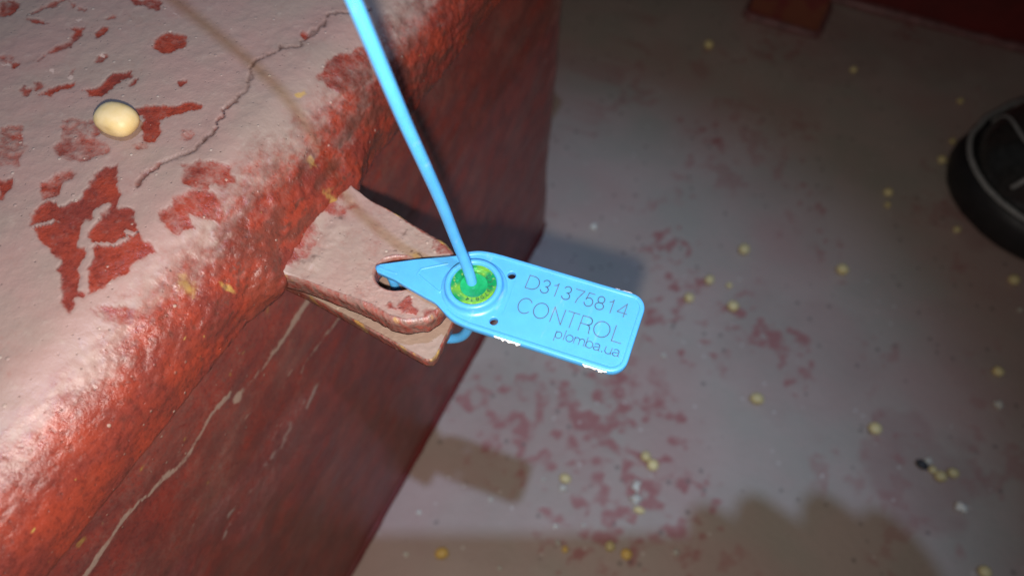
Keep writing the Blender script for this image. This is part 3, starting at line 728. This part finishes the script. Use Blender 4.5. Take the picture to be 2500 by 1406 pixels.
def lathe(prof, centre, n=64):
    verts = []
    for r, w in prof:
        for k in range(n):
            a = 2 * math.pi * k / n
            verts.append(tw(centre[0] + r * math.cos(a), centre[1] + r * math.sin(a), w))
    return verts, [q for q in grid_faces(len(prof), n, True)]
vv, ff = lathe([(6.7, 0.85), (6.55, 1.12), (6.2, 1.25), (5.95, 1.4), (5.78, 1.9), (5.72, 2.45), (5.6, 2.72), (5.35, 2.86), (5.0, 2.88), (4.75, 2.80), (4.6, 2.6), (4.52, 2.2), (4.5, 1.2)], LC)
lock = obj('lock_collar', vv, [q for q in ff], MAT_BLUE, seal)
vv, ff = lathe([(4.52, 2.18), (4.2, 2.30), (3.9, 2.28), (3.4, 2.02), (3.0, 1.85), (2.8, 1.95), (2.7, 1.93)], LC)
ins = obj('lock_insert', vv, ff, MAT_FOIL, lock)
vv, ff = lathe([(2.75, 1.92), (2.5, 1.80), (2.0, 1.70), (1.2, 1.66), (0.0, 1.66)], LC)
obj('insert_core', vv, ff, MAT_FOIL_IN, lock)
# base of the lock bulging under the flag
vv, ff = lathe([(5.9, -0.25), (5.7, -1.2), (4.6, -2.0), (2.0, -2.2), (1.0, -2.2)], LC)
obj('lock_back', vv, [q[::-1] for q in ff], MAT_BLUE, seal)

# ---- lettering: single-stroke engraved characters, cap height 1
def el(cx_, cy_, rx, ry, a0, a1, n=22):
    return [(cx_ + rx * math.cos(math.radians(a0 + (a1 - a0) * k / n)), cy_ + ry * math.sin(math.radians(a0 + (a1 - a0) * k / n))) for k in range(n + 1)]
G = {  # strokes in a 0..1 wide, 0..1 tall box
 'D': [[(0, 0), (0, 1), (0.42, 1)] + el(0.42, 0.5, 0.58, 0.5, 90, -90) + [(0, 0)]],
 '3': [el(0.48, 0.75, 0.44, 0.25, 165, -90) , el(0.48, 0.255, 0.5, 0.255, 90, -165)],
 '1': [[(0.1, 0.78), (0.55, 0.84), (0.8, 1.0), (0.8, 0)]],
 '7': [[(0, 1), (1, 1)] + [(0.72, 0.66), (0.5, 0.34), (0.40, 0)]],
 '5': [[(0.92, 1), (0.2, 1), (0.08, 0.47)] + el(0.46, 0.32, 0.52, 0.32, 140, -165)],
 '8': [el(0.5, 0.75, 0.40, 0.25, 90, 450), el(0.5, 0.26, 0.5, 0.26, 90, 450)],
 '4': [[(0.76, 0), (0.76, 1), (0, 0.26), (1, 0.26)]],
 'C': [el(0.52, 0.5, 0.52, 0.5, 38, 322)],
 'O': [el(0.5, 0.5, 0.5, 0.5, 0, 360, 36)],
 'N': [[(0, 0), (0, 1), (1, 0), (1, 1)]],
 'T': [[(0, 1), (1, 1)], [(0.5, 1), (0.5, 0)]],
 'R': [[(0, 0), (0, 1), (0.55, 1)] + el(0.58, 0.75, 0.38, 0.25, 90, -90) + [(0, 0.5)], [(0.58, 0.5)] + el(0.62, 0.28, 0.3, 0.22, 90, 0, 8) + [(0.94, 0.06), (1.0, 0)]],
 'L': [[(0, 1), (0, 0), (1, 0)]],
 'p': [[(0.0, 0.66), (0.0, -0.34)], el(0.5, 0.33, 0.5, 0.34, 180, 540)],
 'l': [[(0.5, 1), (0.5, 0)]],
 'o': [el(0.5, 0.33, 0.5, 0.34, 0, 360, 28)],
 'm': [[(0, 0), (0, 0.66)], el(0.25, 0.42, 0.25, 0.24, 180, 0, 12) + [(0.5, 0)], el(0.75, 0.42, 0.25, 0.24, 180, 0, 12) + [(1, 0)]],
 'b': [[(0.0, 1), (0.0, 0)], el(0.5, 0.33, 0.5, 0.34, 180, 540)],
 'a': [el(0.45, 0.45, 0.42, 0.22, 150, 0, 12) + [(0.87, 0.1), (1.0, 0.0)], [(0.87, 0.38)] + [(0.45, 0.34)] + el(0.4, 0.17, 0.4, 0.17, 90, 270, 14) + [(0.75, 0.06), (0.87, 0.2)]],
 '.': [[(0.4, 0.0), (0.6, 0.0), (0.6, 0.06), (0.4, 0.06)]],
 'u': [[(0, 0.66), (0, 0.25)] + el(0.45, 0.25, 0.45, 0.25, 180, 360, 14) + [(0.95, 0.66)], [(0.95, 0.2), (0.95, 0)]],
}
def lettering(name, chars, base, cap, mat, parent, w=0.135, face=FACE):
    verts, faces = [], []
    for ch, x0, x1 in chars:
        for st in G[ch]:
            pts = [(x0 + p[0] * (x1 - x0), base + p[1] * cap) for p in st]
            pts = np.array(pts)
            keep = [0] + [i for i in range(1, len(pts)) if np.hypot(*(pts[i] - pts[i - 1])) > 1e-4]
            pts = pts[keep]
            for p, q in zip(pts[:-1], pts[1:]):        # each stroke piece a thin raised bar
                t = (q - p) / np.hypot(*(q - p)); nn = np.array([-t[1], t[0]]) * w
                p = p - t * w * 0.5; q = q + t * w * 0.5
                b = len(verts)
                for z_, k in ((-0.03, 1.0), (0.035, 0.8)):
                    for r in (p + nn * k, p - nn * k, q - nn * k, q + nn * k): verts.append(tw(r[0], r[1], face + z_))
                faces += [(b + 4, b + 5, b + 6, b + 7), (b, b + 1, b + 5, b + 4), (b + 1, b + 2, b + 6, b + 5), (b + 2, b + 3, b + 7, b + 6), (b + 3, b, b + 4, b + 7)]
    return obj(name, verts, faces, mat, parent, False)
o = lettering('lettering', [('D', 9.95, 12.35), ('3', 12.95, 14.5), ('1', 15.2, 16.25), ('3', 17.35, 18.9), ('7', 19.6, 21.35), ('5', 21.95, 23.55), ('8', 24.1, 25.75), ('1', 26.5, 27.5), ('4', 28.5, 30.4)], 2.42, 2.95, MAT_INK, flag)
o['label'] = 'serial number D31375814'
o = lettering('lettering', [('C', 10.0, 12.6), ('O', 13.2, 16.05), ('N', 16.95, 19.1), ('T', 19.75, 22.0), ('R', 22.65, 24.8), ('O', 25.35, 28.4), ('L', 29.25, 31.05)], -3.1, 3.35, MAT_INK, flag)
o['label'] = 'word CONTROL'
o = lettering('lettering', [('p', 18.9, 20.1), ('l', 20.35, 20.9), ('o', 21.0, 22.35), ('m', 22.65, 24.6), ('b', 24.95, 26.25), ('a', 26.5, 27.7), ('.', 27.95, 28.4), ('u', 28.7, 29.95), ('a', 30.2, 31.45)], -5.92, 2.05, MAT_INK, flag, 0.11)
o['label'] = 'small text plomba.ua'
# small print round the green insert
verts, faces = [], []
for i, ch in enumerate('D31375814'):
    a0 = math.radians(50 - i * 17.5)
    for st in G[ch]:
        pts = []
        for px_, py_ in st:
            r = 3.35 + (py_ - 0.5) * 0.85; a = a0 - (px_ - 0.5) * 0.16
            pts.append((LC[0] + r * math.cos(a), LC[1] + r * math.sin(a), 2.03 + max(0, r - 3.4) * 0.45))
        for p, q in zip(pts[:-1], pts[1:]):
            d = np.array([q[0] - p[0], q[1] - p[1]]); L_ = np.hypot(*d)
            if L_ < 1e-4: continue
            nn = np.array([-d[1], d[0]]) / L_ * 0.055
            b = len(verts)
            for z_ in (-0.05, 0.05):
                for r_, zz_ in ((np.array(p[:2]) + nn, p[2]), (np.array(p[:2]) - nn, p[2]), (np.array(q[:2]) - nn, q[2]), (np.array(q[:2]) + nn, q[2])):
                    verts.append(tw(r_[0], r_[1], zz_ + z_))
            faces += [(b + 4, b + 5, b + 6, b + 7), (b, b + 1, b + 5, b + 4), (b + 1, b + 2, b + 6, b + 5), (b + 2, b + 3, b + 7, b + 6), (b + 3, b, b + 4, b + 7)]
obj('small_print', verts, faces, MAT_PRINT, lock, False)

# torn white burrs on the flag's edge
def burr(u0, u1, vb, out, seed, hmax):
    rng = random.Random(seed); n = 18; verts = []
    prof = [0.15 + 0.85 * vnoise(np.array([i * 0.45 + seed]), np.array([seed * 1.3]), seed)[0] for i in range(n)]
    for i in range(n):
        t = i / (n - 1)
        h = hmax * prof[i] * min(1, 4 * t + 0.1, 4 * (1 - t) + 0.1)
        u = u0 + (u1 - u0) * t
        for dv, w in ((-0.25, 0.1), (-0.25, 0.98), (h * 0.6, 0.95 + 0.1 * rng.random()), (h, 0.7 + 0.2 * rng.random()), (h * 0.8, 0.3)):
            verts.append(tw(u, vb + out * dv, w))
    f = [q for q in grid_faces(n, 5, True)]
    f += [tuple(range(5)), tuple(range((n - 1) * 5, n * 5))[::-1]]
    obj('burr', verts, f, MAT_BURR, flag)
burr(26.6, 28.4, 7.88, 1, 3, 0.35); burr(27.9, 30.3, 7.9, 1, 5, 0.62)
burr(7.9, 10.4, -9.42, -1, 7, 0.55); burr(10.2, 13.3, -9.42, -1, 9, 0.75)
burr(25.6, 28.4, -9.42, -1, 11, 0.6); burr(28.3, 30.3, -9.42, -1, 14, 0.65)

# the strap: leaves the flag's point, dives through both lugs, loops round and comes up through the lock
pts = [tw(-15.5, -2.9, 0.45), tw(-18.2, -2.95, 0.4), (-60.2, 70.9, 221.6), (-60.6, 72.9, 218.7), (-61.4, 75.0, 214.6), (-60.1, 75.1, 208.6), (-58.6, 74.4, 204.2), (-56.6, 73.2, 201.2), (-52.5, 72.4, 199.6), (-47.5, 72.6, 200.3),
       (-43.4, 73.1, 203.2), (-41.4, 73.6, 208), (-40.6, 74.0, 214), (-40.5, 74.3, 220), (-40.9, 74.6, 224.5), (-42.4, 75.0, 229.5), (-43.9, 74.7, 236), (-45.2, 73.0, 247), (-46.5, 70.9, 258), (-47.9, 69.4, 267), (-49.3, 68.3, 275.5),
       (-52.2, 67.6, 288), (-56.3, 67.6, 302), (-63, 69.5, 322), (-77, 74, 345), (-108, 81, 378), (-140, 88, 396)]
path = spline([tuple(p) for p in pts], 8)
rad = np.full(len(path), 1.08)
rad[:24] = np.linspace(0.6, 0.78, 24); rad[24:52] = np.linspace(0.78, 1.08, 28)
vv, ff = tube(path, rad, 20)
obj('strap', vv, ff, MAT_BLUE, seal)

# ------------------------------------------------------------------ loose grain
def bean_mesh(name, sx, sy, sz, seed, kind, flat=False):
    bm = bmesh.new()
    bmesh.ops.create_icosphere(bm, subdivisions=3, radius=0.5)
    rng = random.Random(seed)
    ph = rng.random() * 6
    for vt in bm.verts:
        p = vt.co.copy()
        k = 1 + 0.05 * math.sin(3 * p.x * 2 + ph) + 0.04 * math.cos(4 * p.y * 2 + ph * 2)
        if flat: k *= 1 + 0.22 * math.sin(9 * p.x + 5 * p.y + ph)
        d = math.hypot(p.x - 0.0, p.z - 0.05)      # hilum dimple on the side
        if p.y < 0 and d < 0.17: k *= 0.93
        vt.co = Vector((p.x * sx * k, p.y * sy * k, p.z * sz * k)) * S
    me = bpy.data.meshes.new(name); bm.to_mesh(me); bm.free()
    me.materials.append(MAT_BEAN[kind])
    return me
MESH = {k: [bean_mesh('bean_' + k, 1, 0.92, 0.84, 3 + i, k, k == 'p') for i in range(2)] for k in 'ypok'}
def place_bean(name, x, y, z0, size, kind, label, cat, group, idx, stretch=1.0):
    me = MESH[kind][idx % 2]
    o = bpy.data.objects.new(name, me)
    rng = random.Random(idx * 7 + 1)
    o.scale = (size * stretch, size, size)
    hz = 0.42 * size if kind != 'p' else 0.38 * size
    o.location = Vector((x, y, z0 + hz)) * S
    o.rotation_euler = (0, 0, rng.random() * 6.28)
    col.objects.link(o)
    return tag(o, label, cat, group)
def deck_z(x, y): return float((fbm(np.array([x / 60]), np.array([y / 60]), 5, 2)[0] - 0.5) * 0.8)
GRAIN = [
 (-54.4, 472.4, 6.9, 'y', 'yellow soybean alone on the dark deck left of the rusty post'),
 (46.2, 492.1, 5.0, 'y', 'dim soybean between the rusty post and the bulkhead'),
 (119.0, 492.0, 4.2, 'y', 'small dim soybean farthest up beside the boot'),
 (118.5, 448.6, 4.6, 'y', 'soybean second from the top along the boot side'),
 (114.0, 427.0, 5.8, 'y', 'larger soybean touching the boot toe at its left'),
 (87.0, 383.6, 5.4, 'y', 'upper soybean of a close pair left of the boot'),
 (88.5, 373.5, 4.0, 'y', 'lower smaller soybean of a close pair left of the boot'),
 (17.3, 300.3, 6.7, 'y', 'bright soybean with dark speck above it, right of the flag'),
 (72.3, 310.6, 6.6, 'y', 'soybean alone midway between the flag and the boot'),
 (5.1, 270.5, 5.8, 'y', 'left soybean of the row right of the flag end'),
 (16.3, 272.4, 3.5, 'y', 'tiny faint grain in the row right of the flag end'),
 (-1.8, 253.8, 5.7, 'y', 'soybean nearest the rounded end of the blue flag'),
 (22.0, 258.6, 6.6, 'y', 'bright soybean above a red worn patch right of the flag'),
 (129.5, 371.5, 4.4, 'y', 'pale soybean under the lower left of the boot toe'),
 (163.0, 346.0, 6.2, 'y', 'soybean at the right picture edge just under the boot'),
 (159.5, 279.3, 5.8, 'y', 'yellow soybean near the right picture edge below the boot'),
 (48.1, 208.9, 6.1, 'y', 'pale elongated soybean alone right below the flag end'),
 (105.9, 218.2, 6.2, 'y', 'round soybean on the upper left of the reddish blotch'),
 (6.7, 155.3, 5.4, 'y', 'upper left bean of the touching pair below the flag'),
 (11.2, 152.6, 5.8, 'y', 'lower right bean of the touching pair below the flag'),
 (-24.5, 128.5, 4.7, 'y', 'yellow grain above a white crumb left of the touching pair'),
 (132.6, 212.6, 4.0, 'p', 'pale grain next to the black seed in the blotch cluster'),
 (135.2, 208.8, 4.0, 'y', 'small middle grain of the blotch cluster'),
 (138.9, 206.6, 5.6, 'y', 'biggest bean of the blotch cluster'),
 (144.2, 211.0, 5.4, 'y', 'rightmost bean of the blotch cluster'),
 (12.5, 129.3, 3.4, 'y', 'thin yellow sliver just below the white bean'),
 (-61.4, 72.8, 5.3, 'o', 'orange grain near the coaming foot at the bottom'),
 (6.0, 107.8, 5.0, 'y', 'dull yellow bean of the pair at the bottom middle'),
 (13.9, 107.7, 5.2, 'o', 'deep orange bean of the pair at the bottom middle'),
 (162.3, 168.7, 5.5, 'y', 'soybean cut by the bottom edge at the far right'),
 (-12.0, 98.2, 3.2, 'o', 'small orange chip left of the bottom middle pair'),
 (-68.3, 278.7, 4.4, 'p', 'whitish husk on the deck above the blue flag'),
 (9.3, 133.6, 5.0, 'p', 'white bean in the reddest worn patch'),
 (7.4, 139.9, 4.3, 'p', 'pale flat husk just above the white bean'),
 (-23.8, 123.9, 3.9, 'p', 'white crumb right under the yellow grain'),
 (161.6, 259.3, 4.6, 'p', 'greenish white husk near the right picture edge'),
 (149.6, 195.1, 4.8, 'p', 'cream husk below the blotch cluster'),
 (-75.9, 66.0, 2.4, 'p', 'tiny white crumb left of the orange grain at the coaming foot'),
 (-20.0, 106.1, 2.5, 'p', 'upper tiny crumb at the shadow edge below the seal'),
 (-16.0, 99.7, 2.6, 'p', 'tiny crumb beside the small orange chip'),
 (34.0, 118.3, 3.0, 'p', 'small white crumb right of the bottom middle pair'),
 (-3.1, 213.2, 2.8, 'p', 'tiny white crumb right of the flag lower corner'),
 (168.2, 326.8, 2.7, 'p', 'tiny white crumb at the right edge under the boot'),
 (-79.8, 84.9, 2.3, 'p', 'tiny pale crumb close to the coaming foot'),
 (-52.4, 104.6, 2.1, 'p', 'tiny pale crumb right of the one by the coaming foot'),
 (-35.3, 78.4, 2.2, 'p', 'tiny crumb at the bottom edge right of the orange grain'),
 (-8.5, 112.1, 1.9, 'p', 'tiny crumb above the bottom middle pair'),
 (130.0, 209.2, 4.4, 'k', 'black seed at the left end of the blotch cluster'),
 (-33.8, 124.1, 2.0, 'p', 'tiny crumb left of the yellow grain and white crumb'),
]
for i, (gx_, gy_, sz, k, lab) in enumerate(GRAIN):
    nm = {'y': 'soybean', 'o': 'grain', 'p': 'husk', 'k': 'seed'}[k]
    st = {16: 1.25, 20: 1.3, 25: 1.7, 26: 1.3, 33: 1.5, 31: 1.2, 47: 1.5, 36: 1.3}.get(i, 1.0 + (i % 3) * 0.06)
    place_bean(nm, gx_, gy_, deck_z(gx_, gy_), sz, k, lab, {'y': 'soybean', 'o': 'grain', 'p': 'husk', 'k': 'seed'}[k], 'loose grain scattered on the deck', i, st)
# the big bean lying on the cover
me = bean_mesh('cover_bean', 8.6, 7.2, 6.2, 77, 'l')
lb = link('soybean', me, None, None)
lb.location = Vector((-116.9, 69.4, 237 + 3.2)) * S
lb.rotation_euler = (0.05, 0.04, math.radians(4))
tag(lb, 'big cream yellow soybean lying on the dusty hatch cover', 'soybean')
for ms in MESH.values():
    for me in ms: me.shade_smooth()

# ------------------------------------------------------------------ bulkhead, post
bulk = tag(empty('bulkhead', (150, 580, 0)), 'dark red steel bulkhead rising from the deck at the upper right', 'bulkhead')
def boxmesh(x0, x1, y0, y1, z0, z1):
    v = [(x0, y0, z0), (x1, y0, z0), (x1, y1, z0), (x0, y1, z0), (x0, y0, z1), (x1, y0, z1), (x1, y1, z1), (x0, y1, z1)]
    return v, [(3, 2, 1, 0), (4, 5, 6, 7), (0, 1, 5, 4), (1, 2, 6, 5), (2, 3, 7, 6), (3, 0, 4, 7)]
v, f = boxmesh(-500, 800, 573, 585, -1, 450)
obj('plate', v, f, MAT_BULK, bulk, False)
fp = [(float(xx), 572.0, 1.5) for xx in np.arange(-480, 780, 5.0)]
vv, ff = tube(fp, [4.0 + 2.0 * (vnoise(np.array([i * 0.55]), np.array([0.1]), 17)[0] - 0.5) for i in range(len(fp))], 10)
obj('weld_bead', vv, ff, MAT_WELD, bulk)
post = tag(empty('steel_post', (-12, 540, 0)), 'short rusty red steel post welded to the deck at the top', 'post')
bm = bmesh.new(); bmesh.ops.create_cube(bm, size=1)
bmesh.ops.bevel(bm, geom=list(bm.edges), offset=0.035, segments=2, affect='EDGES')
vs = [((p.co.x) * 52 - 12, (p.co.y) * 40 + 541, p.co.z * 160 + 78) for p in bm.verts]
fs = [[q.index for q in fc.verts] for fc in bm.faces]
obj('upright', vs, fs, MAT_POST, post, False); bm.free()
ring = [(-40, 520), (15, 519), (16, 562), (-40, 562)]
rp = dense([(-38.5, 521.0), (14.5, 520.5), (15, 561.5), (-38.5, 561.5), (-38.5, 521.0)], 4)
vv, ff = tube([(p[0], p[1], 1.2) for p in rp], [3.6 + 1.6 * (vnoise(np.array([i * 0.6]), np.array([0.7]), 27)[0] - 0.5) for i in range(len(rp))], 10)
obj('weld_bead', vv, ff, MAT_WELD, post)

# ------------------------------------------------------------------ the boot
BOOT_AT = np.array([138.0, 382.0]); BOOT_ANG = math.radians(46)     # toe tip, direction toe -> heel
boot = tag(empty('boot', (BOOT_AT[0] + 60, BOOT_AT[1] + 40, 0)), 'black work boot with grey seams standing on the deck at the right edge', 'boot')
ca, sa = math.cos(BOOT_ANG), math.sin(BOOT_ANG)
def bw(l, t, z): return (BOOT_AT[0] + l * ca - t * sa, BOOT_AT[1] + l * sa + t * ca, z)
def width_at(l):      # half width of the sole along its length
    L_ = [0, 3, 9, 20, 38, 65, 95, 140, 190, 235, 262, 274, 280]
    W_ = [6, 19, 31, 43, 52, 57, 58, 50, 41, 42, 38, 25, 5]
    return np.interp(l, L_, W_)
def height_at(l):
    L_ = [0, 4, 12, 28, 50, 80, 110, 140, 165, 180, 210, 245, 272, 280]
    H_ = [26, 36, 47, 56, 61, 68, 84, 108, 150, 190, 205, 205, 200, 190]
    return np.interp(l, L_, H_)
ls = np.concatenate([np.array([0, 1, 2.5, 5, 8, 12, 17, 23, 30]), np.arange(38, 281, 8), [280.0]])
NS = 28
sv = []
for l in ls:                                   # upper: D-shaped sections
    wd = width_at(l) * 0.93; h = height_at(l)
    for k in range(NS + 1):
        a = math.pi * k / NS
        t = wd * math.copysign(abs(math.cos(a)) ** 0.75, math.cos(a))
        z = 20 + (h - 20) * math.sin(a) ** 0.8
        if l > 165: t *= np.interp(z, [20, 80, 210], [1, 0.92, 0.95])
        z += (fbm(np.array([l / 16]), np.array([t / 16]), 301, 3)[0] - 0.5) * 5 * sstep(20, 60, np.array([l]))[0]
        sv.append(bw(l, t, z))
fs = grid_faces(len(ls), NS + 1)
fs.append(tuple(range((len(ls) - 1) * (NS + 1), len(ls) * (NS + 1))))
obj('upper', sv, fs, MAT_LEATHER, boot)
so = []                                       # sole: outline rings
ol = [(l, width_at(l)) for l in ls] + [(l, -width_at(l)) for l in ls[::-1]]
def sole_rings(levels):
    vs = []; n = len(ol)
    for off, z in levels:
        for l, t in ol:
            cl = 130; 
            vs.append(bw(l + (off if l > cl else -off) * (1 if min(l, 280 - l) < 30 else 0), t + math.copysign(off, t), z))
    f = grid_faces(len(levels), n, True)
    f.append(tuple(range(n))[::-1]); f.append(tuple(range((len(levels) - 1) * n, len(levels) * n)))
    return vs, f
vs, f = sole_rings([(-1, 0.2), (2.5, 2), (4, 8), (4, 18), (2.5, 23), (0, 25)])
obj('sole', vs, f, MAT_RUBBER, boot)
def seam(lts, r, name='seam'):
    P = []
    for l, s in lts:
        wd = width_at(l) * 0.93; h = height_at(l)
        a = math.pi * s
        P.append(bw(l, wd * math.copysign(abs(math.cos(a)) ** 0.75, math.cos(a)), 20 + (h - 20) * math.sin(a) ** 0.8 + 0.6))
    vv, ff = tube(spline(P, 6), r, 8)
    obj(name, vv, ff, MAT_SEAM, boot)
# welt around the toe, toe-cap seam and the side seam
wp = [bw(l - (1.5 if l < 30 else 0), t * 1.02, 26.5) for l, t in ([(l, width_at(l)) for l in ls[::-1] if l < 200] + [(l, -width_at(l)) for l in ls if l < 200])]
vv, ff = tube(wp, 1.5, 8); obj('welt', vv, ff, MAT_SEAM, boot)
seam([(30 + 26 * math.cos(math.pi * s) ** 2, s) for s in np.linspace(0.04, 0.96, 19)], 1.3)
seam([(35 + 26 * math.cos(math.pi * s) ** 2, s) for s in np.linspace(0.04, 0.96, 19)], 0.9)
seam([(30, 0.5), (20, 0.52), (10, 0.53), (3, 0.53)], 1.2)
seam([(16 + 20 * math.cos(math.pi * s) ** 2, s) for s in np.linspace(0.06, 0.45, 9)], 0.9)

# ------------------------------------------------------------------ the phone taking the picture and the hand that holds it
def cw(x, y, z): return tuple(CAM / S + RIGHT * x + DOWN * y + FWD * z)
phone = tag(empty('phone', cw(35, 6, -9)), 'dark phone held level above the seal, its lens facing down', 'phone')
bm = bmesh.new(); bmesh.ops.create_cube(bm, size=1)
for vt in bm.verts: vt.co = Vector((vt.co.x * 162, vt.co.y * 76, vt.co.z * 8))
side = [e for e in bm.edges if abs((e.verts[0].co - e.verts[1].co).z) > 4]
bmesh.ops.bevel(bm, geom=side, offset=10, segments=6, affect='EDGES')
vs = [cw(p.co.x + 35, p.co.y + 7, p.co.z - 9) for p in bm.verts]
fs = [[q.index for q in fc.verts] for fc in bm.faces]
obj('body', vs, fs, MAT_PHONE, phone, False); bm.free()
def disc(name, cx_, cy_, r, z0, z1, mat):
    n = 24; vs = []
    for z in (z0, z1):
        for k in range(n): vs.append(cw(cx_ + r * math.cos(6.2832 * k / n), cy_ + r * math.sin(6.2832 * k / n), z))
    f = grid_faces(2, n, True) + [tuple(range(n))[::-1], tuple(range(n, 2 * n))]
    obj(name, vs, f, mat, phone, False)
disc('lens', 0, 0, 4.0, -5.2, -3.0, MAT_GLASS)
disc('flash_window', 0, 11, 2.6, -5.2, -4.4, MAT_BURR)

person = tag(empty('person', cw(150, 60, -60)), 'hand and dark sleeved forearm holding the phone', 'person')
def skin_chain(name, nodes, edges, mat, parent, lv=2):
    me = bpy.data.meshes.new(name)
    off = origin_of(parent)
    me.from_pydata([Vector(n[:3]) * S - off for n in nodes], edges, [])
    o = bpy.data.objects.new(name, me); col.objects.link(o)
    md = o.modifiers.new('skin', 'SKIN')
    for i, n in enumerate(nodes):
        me.skin_vertices[0].data[i].radius = (n[3] * S, n[3] * S)
        me.skin_vertices[0].data[i].use_root = (i == 0)
    o.modifiers.new('sub', 'SUBSURF').levels = lv
    bpy.context.view_layer.update()
    m2 = bpy.data.meshes.new_from_object(o.evaluated_get(bpy.context.evaluated_depsgraph_get()))
    bpy.data.objects.remove(o)
    m2.name = name; m2.materials.clear()
    return link(name, m2, mat, parent)
nodes = [cw(142, 18, -34) + (26,), cw(138, -23, -27) + (28,), cw(160, 60, -52) + (24,), cw(172, 100, -75) + (26,)]
nodes.append(cw(124, -26, -16) + (19,))
edges = [(0, 1), (0, 2), (2, 3), (1, 4)]
def finger(rootpts):
    prev = 1
    for x_, y_, z_, r_ in rootpts:
        nodes.append(cw(x_, y_, z_) + (r_,)); edges.append((prev, len(nodes) - 1)); prev = len(nodes) - 1
finger([(112, -26, -30, 9.5), (102, -31, -18, 8.5), (94, -34, -6, 7.5), (88, -34, 0.5, 6.8)])
finger([(124, -36, -30, 9.5), (116, -36, -20, 8.8), (109, -37, -5, 7.8), (107, -38, 0.5, 7)])
finger([(140, -38, -30, 9.5), (136, -38, -22, 8.8), (131, -38, -6, 7.8), (126, -40, -2, 7)])
finger([(156, -32, -32, 8.5), (153, -33, -24, 7.8), (148, -35, -10, 7), (144, -36, -6, 6.4)])
nodes.append(cw(122, 28, -28) + (11,)); edges.append((0, len(nodes) - 1))
nodes.append(cw(106, 40, -20) + (9,)); edges.append((len(nodes) - 2, len(nodes) - 1))
nodes.append(cw(92, 36, -17) + (8,)); edges.append((len(nodes) - 2, len(nodes) - 1))
skin_chain('body', nodes, edges, MAT_SKIN, person)
vv, ff = tube([cw(168, 88, -68), cw(176, 112, -82), cw(196, 170, -120), cw(215, 230, -160), cw(235, 300, -200)], [32, 36, 41, 46, 52], 24)
obj('sleeve', vv, ff, MAT_SLEEVE, person)
